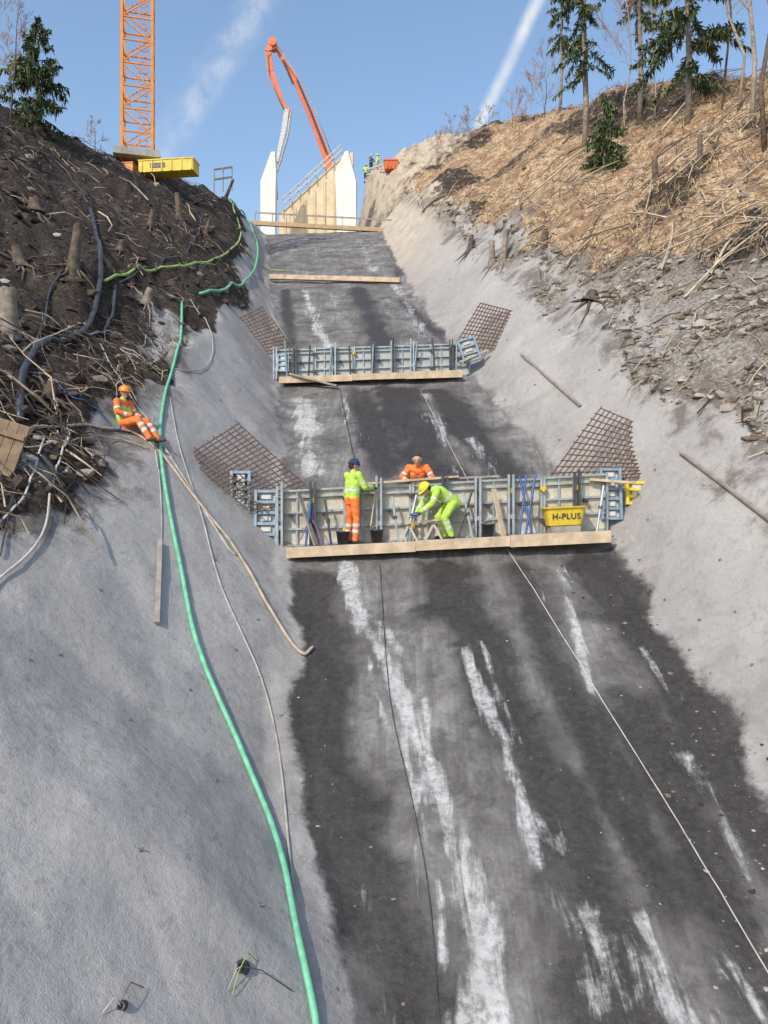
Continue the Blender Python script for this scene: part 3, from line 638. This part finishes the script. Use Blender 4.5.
spruce(ray(640,118),17,2.0,.5,'spruce behind the hillside crest',.3,12,droop=.7,fill=1.2)
spruce(ray(560,108),13,1.4,.4,'thin sparse conifer at the hillside crest',.35,15,droop=.8,lean=.02,fill=1.1)
PBARK=mat('pale_bark',(.42,.35,.29),(.26,.21,.165),.9,scale=5)
for k,(x,y,H,r) in enumerate([(752,120,14,.10),(765,150,14,.10),(738,112,13,.07),(722,110,12,.06),(655,118,10,.05),(545,118,4.5,.04),(530,122,3.4,.03),(512,128,2.8,.03),(470,143,2.6,.02),(452,150,2.5,.02),(436,158,2.0,.02),(488,138,2.4,.02),(462,148,2.2,.02),(10,122,5,.04),(-12,118,6.5,.06),(22,115,2.2,.02),(625,135,10,.05),(95,148,1.5,.02)]):
    bare(ray(x,y),H,r,'bare slender leafless tree on the skyline' if H>4.7 else 'low leafless shrub on the skyline',20+k,.6 if H>4.7 else .9,4,.3 if H>4.7 else .05,(random.uniform(-.06,.06),0),BARK if k%2 else PBARK)
# ---------------------------------------------------------------- tower crane
ORG=mat('crane_orange',(.82,.33,.06),(.68,.25,.045),.5,scale=2,bump=.03)
q=pix(138,160,42); q=V(q.x,42,gz(q.x,42)+.05); top=empty('tower_crane',q,'orange lattice tower crane mast above the bank','crane')
rz=.25; e=V(math.cos(rz),math.sin(rz),0); n=V(-math.sin(rz),math.cos(rz),0); W=.78; Ht=14.5
C=lambda i,z:q+e*(W if i in(1,2) else -W)+n*(W if i in (2,3) else -W)+UP*z
for k in range(0,6):
    z0=k*2.45; z1=z0+2.44; s=MB()
    for i in range(4): s.beam(C(i,z0),C(i,z1),.14,.14,up=n)
    for j in range(2):
        za=z0+j*1.22; zb=za+1.22
        for i in range(4):
            s.beam(C(i,za+.06),C((i+1)%4,za+.06),.07,.07); 
            if j==0: s.beam(C(i,za+.06),C((i+1)%4,zb+.02),.06,.06)
            else: s.beam(C((i+1)%4,za+.06),C(i,zb-.02),.06,.06)
    mk('mast_section',s,ORG,q+UP*z0,top)
ld=MB(); a=q+e*.3-n*.5
for s_ in (-.2,.2): ld.beam(a+e*s_,a+e*s_+UP*Ht,.04,.04,up=n)
for k in range(48): ld.beam(a-e*.2+UP*(.3*k+.1),a+e*.2+UP*(.3*k+.1),.025,.025)
mk('ladder',ld,ORG,a,top)
f=MB(); f.box(q+UP*.05,(2.4,2.4,.35),0,rz); mk('base_frame',f,mat('concrete',(.42,.41,.39),(.3,.29,.28),.9,scale=2,bump=.3),q,top)
b=pix(169,169,41); top=empty('ballast_box',b,'yellow steel box with ribs beside the crane base','container')
m=MB(); m.box(b,(3.0,.9,.6),0,-.12); mk('box_body',m,YEL,b,top)
m=MB()
for k in range(6): m.box(b+V(-1.35+.54*k,.162-.065*k-.46,0),(.06,.06,.56),0,-.12)
m.box(b+V(0,0,.33),(3.06,.96,.06),0,-.12); mk('ribs',m,YEL,b,top)
m=MB(); m.box(b+V(-.5,.06-.47,.03),(.8,.02,.24),0,-.12); mk('side_plate',m,DARKS,b,top)
m=MB(); m.box(b+V(-2.2,.2,-.1),(.8,.9,.6),0,-.1); m.box(b+V(-2.2,.2,.23),(.86,.96,.05),0,-.1); mk('generator_box',m,ORG,b+V(-2.2,.2,-.4),label='small orange machine box beside the crane base',cat='generator')
# ---------------------------------------------------------------- top structure
CON=mat('light_concrete',(.80,.775,.73),(.68,.655,.61),.85,scale=1.2,bump=.15); PLY=mat('yellow_formply',(.76,.62,.41),(.62,.49,.32),.75,scale=1.5)
def slab(name,poly,Y,th,m,label,cat,yaw=0.0,parent=None):
    P=[pix(x,y,Y) for x,y in poly]; c=sum(P,V(0,0,0))/len(P); P=[V(p.x,p.y+(p.x-c.x)*yaw,p.z) for p in P]; n_=len(P)
    mb=MB(); Q=[p+V(-yaw*th,th,0) for p in P]; mb.add(P+Q,[tuple(range(n_)),tuple(range(2*n_-1,n_-1,-1))]+[(i,i+n_,(i+1)%n_+n_,(i+1)%n_) for i in range(n_)])
    return mk(name,mb,m,P[0],parent,label=label,cat=cat)
w1=slab('wing_wall',[(260,236),(275,236),(276,170),(275,152),(271,152),(260,180)],60,.35,CON,'tall pale concrete wing wall with sloping top','concrete wall',-.25)
w2=slab('wing_wall',[(337,240),(356,240),(356,182),(348,151),(345,151),(335,170)],59,.35,CON,'pale concrete wing wall with pointed top','concrete wall',-.25)
s_=slab('side_wall',[(278,240),(353,240),(353,154),(345,154),(279,212)],63,.5,PLY,'plywood faced side wall with sloping top and guardrail','formwork wall',-.1)
YW=-.1
cx=pix(314,200,63).x
g=MB(); 
for k in range(8):
    x=281+k*8.6; yb=212-(x-279)*.87+2; p=pix(x,yb,62.8); p=V(p.x,p.y+(p.x-cx)*YW,p.z); g.beam(p,p+UP*1.1,.07,.07,up=n)
for hh in (.55,1.05):
    p0=pix(281,211,62.7); p1=pix(341,159,62.7); p0.y+=(p0.x-cx)*YW; p1.y+=(p1.x-cx)*YW; g.beam(p0+UP*hh,p1+UP*hh,.05,.1)
mk('guardrail',g,PALE,WB[s_.name].copy(),s_)
for k in range(6):
    r_=MB(); x=284+k*10; t0=pix(x,238,62.9); t1=pix(x,217-(x-279)*.84,62.9); 
    for t_ in (t0,t1): t_.y+=(t_.x-cx)*YW-.08
    r_.beam(t0,t1,.05,.05,up=n); mk('waler',r_,TIM,t0,s_)
def posts(name,a,b_,k,h,m,label,rails=2,r=.05):
    mb=MB()
    for i in range(k):
        p=a.lerp(b_,i/(k-1)); mb.tube([p-UP*.3,p+UP*h],r,6)
    for j in range(rails): mb.beam(a+UP*(h*(j+1)/rails-.05),b_+UP*(h*(j+1)/rails-.05),.04,.12)
    return mk(name,mb,m,a,label=label,cat='railing')
posts('guard_railing',pix(255,222,56.9),pix(396,230,56.4),9,.75,TIMG,'timber guard railing across the top of the chute',1,.03)
posts('guard_railing',ray(366,176),ray(386,175),4,1.0,PALE,'light guard railing on the terrace edge',2,.04)
posts('guard_railing',pix(214,189,50),pix(232,186,51),3,1.3,TIMG,'rough timber rail at the bank top',2,.04)
b=ray(391,170); sc_=b.y/769; top=empty('skip_container',b,'small orange red skip container on the terrace rim','container')
m=MB(); w0,w1_,hh=6*sc_,7.5*sc_,8*sc_; m.add([b+V(x,y,z) for (x,y,z) in ((-w0,-.4,-.05),(w0,-.4,-.05),(w0,.4,-.05),(-w0,.4,-.05),(-w1_,-.5,hh),(w1_,-.5,hh),(w1_,.5,hh),(-w1_,.5,hh))],[(3,2,1,0),(4,5,6,7),(0,1,5,4),(1,2,6,5),(2,3,7,6),(3,0,4,7)]); OR2=mat('orange_red',(.75,.19,.06),bump=.03); mk('skip_body',m,OR2,b,top)
m=MB(); 
for k in (-.6,0,.6): m.box(b+V(k*w0,-.49,hh*.5),(.08,.06,hh*.8))
m.box(b+V(0,-.52,hh-.03),(w1_*2.05,.06,.1)); mk('rib',m,OR2,b,top)
# ---------------------------------------------------------------- concrete pump boom
BO=mat('boom_orange',(.84,.18,.05),(.70,.13,.04),.45,scale=2,bump=.02); pp=pix(333,230,67); top=empty('concrete_pump_boom',pp,'folded orange red concrete pump boom rising behind the walls','concrete pump')
def arm(name,P,wd,m=BO,par=top):
    mb=MB(); 
    for (a,wa),(b_,wb) in zip(zip(P[:-1],wd[:-1]),zip(P[1:],wd[1:])):
        wa*=.85; wb*=.85
        d=(b_-a).normalized(); s=d.cross(V(0,1,0)).normalized(); 
        vs=[a+s*wa/2+V(0,-.16,0),a-s*wa/2+V(0,-.16,0),a-s*wa/2+V(0,.16,0),a+s*wa/2+V(0,.16,0),b_+s*wb/2+V(0,-.16,0),b_-s*wb/2+V(0,-.16,0),b_-s*wb/2+V(0,.16,0),b_+s*wb/2+V(0,.16,0)]
        mb.add(vs,[(0,1,2,3),(7,6,5,4),(0,4,5,1),(1,5,6,2),(2,6,7,3),(3,7,4,0)])
    return mk(name,mb,m,P[0],par)
arm('boom_arm',[pix(335,235,67),pix(330,166,67),pix(312,118,67),pix(296,82,67),pix(279,52,67),pix(274,44,67)],[.9,.8,.62,.55,.45,.35])
arm('boom_arm',[pix(271,44,66.4),pix(268,52,66.4),pix(271,72,66.4),pix(281,100,66.4),pix(287,112,66.4)],[.5,.62,.55,.45,.3])
mb=MB(); mb.tube([pix(326,152,66.5),pix(309,108,66.5),pix(297,80,66.5)],.08,8); mb.tube([pix(293,84,66.6),pix(283,60,66.6)],.08,8); mk('hydraulic_cylinder',mb,DARKS,pix(326,152,66.5),top)
for p,q_ in (((273,44),.36),((288,112),.24),((330,168),.42)):
    mb=MB(); c=pix(*p,66.6); mb.tube([c+V(0,-.45,0),c+V(0,.7,0)],q_,12); mk('pivot_joint',mb,BO,c,top)
mb=MB(); mb.tube([pix(334,160,66.1),pix(316,112,66.1),pix(300,80,66.1),pix(277,47,66.1),pix(266,52,66),pix(268,75,66),pix(284,110,66)],.05,8); mk('delivery_pipe',mb,GREYH,pix(334,160,66.1),top,True)
arm('boom_arm',[pix(287,110,66.2),pix(284,130,66.2),pix(277,162,66.2)],[.45,.5,.3],mat('boom_white',(.62,.64,.64),rough=.5))
mb=MB(); mb.tube([pix(291,112,65.9),pix(288,135,65.9),pix(281,160,65.9),pix(276,175,65.8),pix(277,200,65.8)],.09,8); mk('end_hose',mb,GREYH,pix(291,112,65.9),top,True)
mb=MB(); c=pix(335,240,67); mb.box(c+V(0,0,-.4),(3,4,2.2)); mk('pump_truck_body',mb,BO,c,top)
# ---------------------------------------------------------------- people
SKIN=mat('skin',(.58,.37,.28),(.50,.30,.22),.6,bump=.03); LIMEC=mat('hivis_yellow_cloth',(.52,.78,.12),(.38,.6,.08),.8,scale=8,bump=.3,dirt=.2); ORC=mat('hivis_orange_cloth',(.92,.24,.06),(.72,.17,.04),.8,scale=8,bump=.3,dirt=.2)
BANDM=mat('reflective_band',(.72,.74,.74),(.6,.62,.62),.35,bump=0); BOOT=mat('work_boot',(.07,.055,.045),rough=.7); HAIRM=mat('dark_hair',(.05,.035,.025),rough=.9); LIP=mat('lips',(.4,.18,.15),bump=0); GLOVE=mat('work_glove',(.12,.12,.13),rough=.8)
def person(base,yaw,J,jacket,trous,label,voxel=.009,cap=None,capm=None,headyaw=0.0,headpitch=0.0,glove=True,grip=.5,scale=1.0,vest=None):
    f=V(math.cos(yaw),math.sin(yaw),0); r=V(math.sin(yaw),-math.cos(yaw),0)
    W_=lambda p:base+(r*p[0]+f*p[1]+UP*p[2])*scale
    J={k:W_(v) for k,v in J.items()}
    caps=[]
    def cp(a,ra,b_,rb,tag,bands=()): caps.append((a,ra*scale,b_,rb*scale,tag,bands))
    tf=(J['chest']-J['pelvis']).normalized(); TV='V' if vest else 'J'
    for s in (-.06,.06): cp(J['pelvis']+r*s,.118,J['chest']+r*s*1.1,.125,TV,((.42,.6),)); cp(J['pelvis']+r*s*.9-tf*.02,.12,J['pelvis']+r*s-tf*.08,.105,'T')
    for S in 'LR':
        cp(J['chest'].lerp(J['neck'],.35),.12,J['sh'+S],.072,'J'); cp(J['sh'+S],.074,J['el'+S],.056,'J',((.55,.7),)); cp(J['el'+S],.056,J['wr'+S],.043,'J',((.5,.7),))
        cp(J['hip'+S],.1,J['kn'+S],.07,'T'); cp(J['kn'+S],.07,J['an'+S],.058,'T',((.2,.34),(.5,.64))); 
        cp(J['an'+S],.055,J['an'+S]-UP*.02*scale,.05,'B'); cp(J['an'+S]-UP*.045*scale-(J['to'+S]-J['an'+S]).normalized()*.04*scale,.042,J['to'+S],.036,'B')
        hd=(J['wr'+S]-J['el'+S]).normalized(); hd=(hd+f*.3).normalized(); sg=-1 if S=='L' else 1
        side=hd.cross(UP); side=side.normalized() if side.length>.1 else r; pn=side.cross(hd).normalized()
        T='G' if glove else 'S'; w=J['wr'+S]; sc=scale
        for k in (-.024,0,.024): cp(w+side*k*.7*sc,.02,w+(hd*.085+side*k)*sc,.015,T)
        for k,(o,l) in enumerate(((-.034,.062),(-.012,.074),(.012,.07),(.034,.054))):
            a=w+(hd*.088+side*o)*sc; m_=a+(hd*(1-grip*.3)-pn*grip*.6).normalized()*l*.55*sc; c=m_+(hd*(.6-grip)-pn*grip*1.3).normalized()*l*.5*sc
            cp(a,.0105,m_,.0098,T); cp(m_,.0098,c,.0085,T)
        ts=-side if (-side).dot(r*sg)<0 else side
        a=w+(hd*.03+ts*.028)*sc; m_=a+(hd*.6+ts*.7-pn*.2).normalized()*.045*sc; cp(a,.014,m_,.011,T); cp(m_,.011,m_+(hd-pn*.5).normalized()*.032*sc,.0095,T)
    hf=f*math.cos(headyaw)+r*math.sin(headyaw); hf=(hf*math.cos(headpitch)-UP*math.sin(headpitch)).normalized(); hr=hf.cross(UP).normalized(); hu=hr.cross(hf).normalized(); H=J['head']; s=scale
    cp(J['chest'].lerp(J['neck'],.7),.07,J['neck'],.066,TV); cp(J['neck'],.055,H-hu*.05*s-hf*.01*s,.055,'S')
    cp(H+hu*.035*s-hf*.02*s,.092,H-hu*.01*s-hf*.005*s,.085,'S'); cp(H-hu*.04*s+hf*.025*s,.066,H-hu*.085*s+hf*.045*s,.036,'S'); cp(H+hf*.03*s+hu*.02*s,.07,H+hf*.035*s-hu*.03*s,.06,'S')
    cp(H+hf*.092*s+hu*.01*s,.010,H+hf*.112*s-hu*.018*s,.014,'S'); cp(H+hf*.098*s-hu*.05*s-hr*.018*s,.006,H+hf*.098*s-hu*.05*s+hr*.018*s,.006,'L')
    for g_ in (-1,1): cp(H+hr*g_*.09*s+hu*.012*s,.017,H+hr*g_*.088*s-hu*.02*s,.013,'S')
    cp(H+hu*.045*s-hf*.032*s,.095,H-hu*.02*s-hf*.04*s,.085,'H')
    mb=MB()
    for a,ra,b_,rb,tg,bd in caps:
        d=b_-a; d=d.normalized() if d.length>1e-5 else UP; n_=12
        P=[a-d*ra*math.cos(t_) for t_ in (.25,.7,1.1)]+[a,b_]+[b_+d*rb*math.cos(t_) for t_ in (1.1,.7,.25)]
        rr=[ra*math.sin(t_) for t_ in (.25,.7,1.1)]+[ra,rb]+[rb*math.sin(t_) for t_ in (1.1,.7,.25)]
        mb.tube(P,rr,n_)
    me=bpy.data.meshes.new('t'); me.from_pydata(mb.v,[],mb.f); o=bpy.data.objects.new('t',me); scene.collection.objects.link(o)
    md=o.modifiers.new('r','REMESH'); md.mode='VOXEL'; md.voxel_size=voxel; ms=o.modifiers.new('s','SMOOTH'); ms.factor=.5; ms.iterations=2
    dg=bpy.context.evaluated_depsgraph_get(); me2=bpy.data.meshes.new_from_object(o.evaluated_get(dg)); bpy.data.objects.remove(o)
    nv=len(me2.vertices); co=np.empty(nv*3); me2.vertices.foreach_get('co',co); co=co.reshape(-1,3)
    nr=np.empty(nv*3); me2.vertices.foreach_get('normal',nr); nr=nr.reshape(-1,3)
    tags=['J','T','S','B','K','H','L','G','V']; best=np.full(nv,1e9); tg_=np.zeros(nv,int)
    for a,ra,b_,rb,tg,bd in caps:
        A_=np.array(a); D=np.array(b_)-A_; t_=np.clip(((co-A_)@D)/(D@D+1e-9),0,1); ds=np.linalg.norm(co-A_-t_[:,None]*D,axis=1)-(ra+(rb-ra)*t_)
        ti=np.full(nv,tags.index(tg)); 
        for lo_,hi_ in bd: ti[(t_>lo_)&(t_<hi_)]=4
        k=ds<best; best[k]=ds[k]; tg_[k]=ti[k]
    cloth=(tg_==0)|(tg_==1)|(tg_==4)|(tg_==8); dsp=np.where(cloth,.032*fbm(co[:,0]*1+co[:,2]*.7,co[:,2]*1.2+co[:,1],.11,3,77)+.008,0); co=co+nr*dsp[:,None]
    co-=np.array(base); me2.vertices.foreach_set('co',co.ravel())
    me2.materials.clear()
    for m in (jacket,trous,SKIN,BOOT,BANDM,HAIRM,LIP,GLOVE,vest or jacket): me2.materials.append(m)
    nf=len(me2.polygons); ls=np.empty(nf,int); me2.polygons.foreach_get('loop_start',ls); li=np.empty(len(me2.loops),int); me2.loops.foreach_get('vertex_index',li)
    me2.polygons.foreach_set('material_index',tg_[li[ls]].astype(np.int32)); me2.polygons.foreach_set('use_smooth',[True]*nf); me2.name='person'; me2.update()
    po=bpy.data.objects.new('person',me2); scene.collection.objects.link(po); po.location=base; WB[po.name]=Vector(base); tag(po,label,'person')
    for g_ in (-1,1):
        if voxel<.02:
            m=MB(); c=H+hf*.084*s+hr*g_*.032*s+hu*.012*s; m.tube([c-hf*.008,c+hf*.006],.011,8); mk('eye',m,HAIRM,c,po)
    if cap:
        m=MB(); vs=[]; N=14; K=7; c=H+hu*.03*s-hf*.012*s
        rx,ry,rz_=(.118,.135,.125) if cap=='helmet' else (.106,.116,.12)
        for i in range(K+1):
            ph=math.pi/2*i/K*1.06
            for k in range(N):
                t_=2*math.pi*k/N; vs.append(c+(hr*rx*math.cos(t_)*math.sin(ph)+hf*ry*math.sin(t_)*math.sin(ph)+hu*rz_*math.cos(ph))*s)
        m.add(vs,[(i*N+k,(i+1)*N+k,(i+1)*N+(k+1)%N,i*N+(k+1)%N) for i in range(K) for k in range(N)])
        h=mk(cap,m,capm,c,po,True)
        b2=MB(); 
        if cap=='helmet':
            ring=[c+(hr*rx*1.03*math.cos(t_)+hf*(ry*1.03*math.sin(t_)+(.055 if math.sin(t_)>0.2 else .008))-hu*.012)*s for t_ in np.linspace(0,2*math.pi,17)[:-1]]
            inn=[c+(hr*rx*.9*math.cos(t_)+hf*ry*.9*math.sin(t_)+hu*.004)*s for t_ in np.linspace(0,2*math.pi,17)[:-1]]
            b2.add(ring+inn,[(i,(i+1)%16,16+(i+1)%16,16+i) for i in range(16)]); mk('brim',b2,capm,c,h,True)
        else:
            ring=[c+(hr*rx*1.0*math.cos(t_)+hf*ry*math.sin(t_)-hu*.005)*s for t_ in np.linspace(0,2*math.pi,17)]; b2.tube(ring,.016*s,6); mk('fold',b2,capm,c,h,True)
    return po,J
def sym(d):
    o={}
    for k,v in d.items():
        if k.endswith('*'): o[k[:-1]+'L']=(-v[0],v[1],v[2]); o[k[:-1]+'R']=v
        else: o[k]=v
    return o
STAND=sym({'pelvis':(0,0,.96),'chest':(0,.02,1.26),'neck':(0,.03,1.47),'head':(0,.06,1.62),'sh*':(.19,.02,1.41),'el*':(.26,.13,1.16),'wr*':(.2,.36,1.17),'hip*':(.09,0,.92),'kn*':(.12,.03,.5),'an*':(.14,-.02,.1),'to*':(.17,.14,.04)})
DN=mat('navy_knit',(.03,.05,.13),rough=.9); HY=mat('helmet_yellow',(.82,.72,.05),rough=.35,bump=0); HO=mat('helmet_orange',(.85,.3,.05),rough=.35,bump=0)
person(F1(px1(353),.47,0),math.radians(38),STAND,LIMEC,ORC,'worker in yellow jacket and orange trousers, blue beanie, standing',cap='beanie',capm=DN,headyaw=.5,headpitch=.2)
CR=sym({'pelvis':(0,-.2,.80),'chest':(0,.08,.98),'neck':(0,.26,1.02),'head':(0,.39,1.04),'sh*':(.19,.2,1.0),'el*':(.23,.34,.74),'wr*':(.12,.52,.58),'hip*':(.09,-.2,.76),'kn*':(.15,.03,.46),'an*':(.17,-.12,.1),'to*':(.2,.06,.04)})
p2,J2=person(F1(px1(441),.45,0),math.radians(200),CR,LIMEC,LIMEC,'worker in full yellow clothing and helmet bending with a grinder',cap='helmet',capm=HY,headpitch=.8,grip=.8)
LEAN=sym({'pelvis':(0,-.12,.88),'chest':(0,.08,1.14),'neck':(0,.2,1.32),'head':(0,.29,1.44),'sh*':(.19,.14,1.27),'el*':(.33,.22,1.05),'wr*':(.2,.44,.98),'hip*':(.09,-.12,.84),'kn*':(.12,.02,.46),'an*':(.13,-.1,.1),'to*':(.15,.05,.04)})
b=F1(px1(419),-.62,0); b.z=max(gz(b.x,b.y),A1.z+.3)
person(b,math.radians(-95),LEAN,ORC,ORC,'worker in orange jacket leaning over the formwork top',cap=None,headpitch=.45,grip=.4)
b=ray(127,430)
SIT=sym({'pelvis':(0,-.02,.13),'chest':(0,-.12,.42),'neck':(0,-.1,.62),'head':(0,-.06,.77),'sh*':(.19,-.1,.56),'el*':(.27,.0,.32),'wr*':(.14,.22,.26),'hip*':(.1,.0,.12),'kn*':(.13,.4,.16),'an*':(.13,.68,-.22),'to*':(.15,.84,-.24)})
person(b+UP*.02,math.radians(-22),SIT,ORC,ORC,'worker in orange clothing and yellow vest sitting on the slope',cap='helmet',capm=HO,headpitch=.15,headyaw=.3,vest=LIMEC)
for k,(x,m1,m2) in enumerate([(366,LIMEC,DN),(371,DN,DN),(377,LIMEC,ORC)]):
    b=ray(x,170); person(b-UP*.35,math.radians(-90+40*k),STAND,m1,m2,'distant worker standing on the terrace',.03,cap='helmet',capm=HY if k!=1 else BANDM)
c=(J2['wrL']+J2['wrR'])*.5+V(-.08,-.03,-.06); top=empty('angle_grinder',c,'small angle grinder held by the bending worker','power tool')
m=MB(); m.tube([c+V(.12,0,.03),c+V(.02,0,0),c+V(-.1,0,-.01)],[.03,.036,.03],10); mk('motor_body',m,BLUEP,c,top,True)
m=MB(); m.tube([c+V(-.1,-.0,-.03),c+V(-.1,-.0,-.045)],.075,18); mk('disc',m,PALE,c,top)
m=MB(); m.tube([c+V(-.08,-.03,0),c+V(-.08,-.15,.01)],.014,8); mk('side_handle',m,BLACKH,c,top)
prism('wooden_plank',F1(px1(405),.5,.38),F1(px1(436),.5,.42),.2,.04,TIM,'short board being cut at knee height','plank')
for s in (408,432):
    a=F1(px1(s),.5,.36); m=MB(); 
    for d in (-.18,.18): m.beam(a-UP*.02,F1(px1(s)+d,.5+abs(d)*.3,0),.04,.04)
    mk('trestle_leg_frame',m,PALE,a,label='pale trestle leg frame supporting a board',cat='trestle',group='trestles on the walkway')
# ---------------------------------------------------------------- world, sun, camera
sd=V(-.42,-.62,.62).normalized(); el=math.asin(sd.z); rot=math.atan2(sd.x,sd.y)
w=bpy.data.worlds.new('World'); scene.world=w; w.use_nodes=True; t=NT(w.node_tree); bg=t.n['Background']
sky=t.new('ShaderNodeTexSky'); sky.sky_type='NISHITA'; sky.sun_disc=False; sky.sun_elevation=el; sky.sun_rotation=rot; sky.air_density=1.4; sky.dust_density=1.8; sky.ozone_density=1.5; sky.altitude=300
gen=t.new('ShaderNodeTexCoord').outputs['Generated']
nz=t.noise(9,6,gen,.6); nzf=t.noise(40,5,gen,.6)
def trail(p0,p1,hw,amp,op,lo=.15):
    a=pix(*p0,1).normalized(); b_=pix(*p1,1).normalized(); nn=a.cross(b_).normalized()
    d=t.new('ShaderNodeVectorMath',{0:gen,1:tuple(nn)},operation='DOT_PRODUCT').outputs['Value']
    d=t.m('ADD',d,t.m('MULTIPLY',t.m('SUBTRACT',nz,.5),amp)); d=t.m('ABSOLUTE',d)
    k=t.mr(d,hw,0,0,1); k=t.m('MULTIPLY',k,t.mr(nzf,.3,.7,lo,1)); k=t.m('MULTIPLY',k,t.mr(nz,.36,.56,lo+.1,1))
    fw_=t.new('ShaderNodeVectorMath',{0:gen,1:tuple(a)},operation='DOT_PRODUCT').outputs['Value']
    return t.m('MULTIPLY',t.m('MULTIPLY',k,op),t.mr(fw_,.5,.8,0,1))
c=t.mix(1.0,sky.outputs[0],(1.30,1.34,1.40),'MULTIPLY')
c=t.mix(trail((160,150),(255,10),.028,.03,.5),c,(6,6.2,6.4))
c=t.mix(trail((478,128),(538,0),.011,.004,.9,.6),c,(6,6.2,6.4))
t.l.new(c,bg.inputs['Color']); bg.inputs['Strength'].default_value=.15
sl_=bpy.data.lights.new('sun','SUN'); sl_.energy=3.1; sl_.angle=math.radians(.5); sl_.color=(1,.91,.78); so=bpy.data.objects.new('sun',sl_); scene.collection.objects.link(so); so.rotation_euler=sd.to_track_quat('Z','Y').to_euler()
cam=bpy.data.cameras.new('camera'); cam.sensor_fit='VERTICAL'; cam.sensor_height=24; cam.lens=24*F/1024; cam.clip_end=2000; cam.clip_start=.05
co_=bpy.data.objects.new('camera',cam); scene.collection.objects.link(co_); co_.location=(0,0,0); co_.rotation_euler=(math.pi/2,0,0); scene.camera=co_
scene.view_settings.view_transform='Standard'; scene.view_settings.look='None'; scene.view_settings.exposure=0
print('done',len(bpy.data.objects))
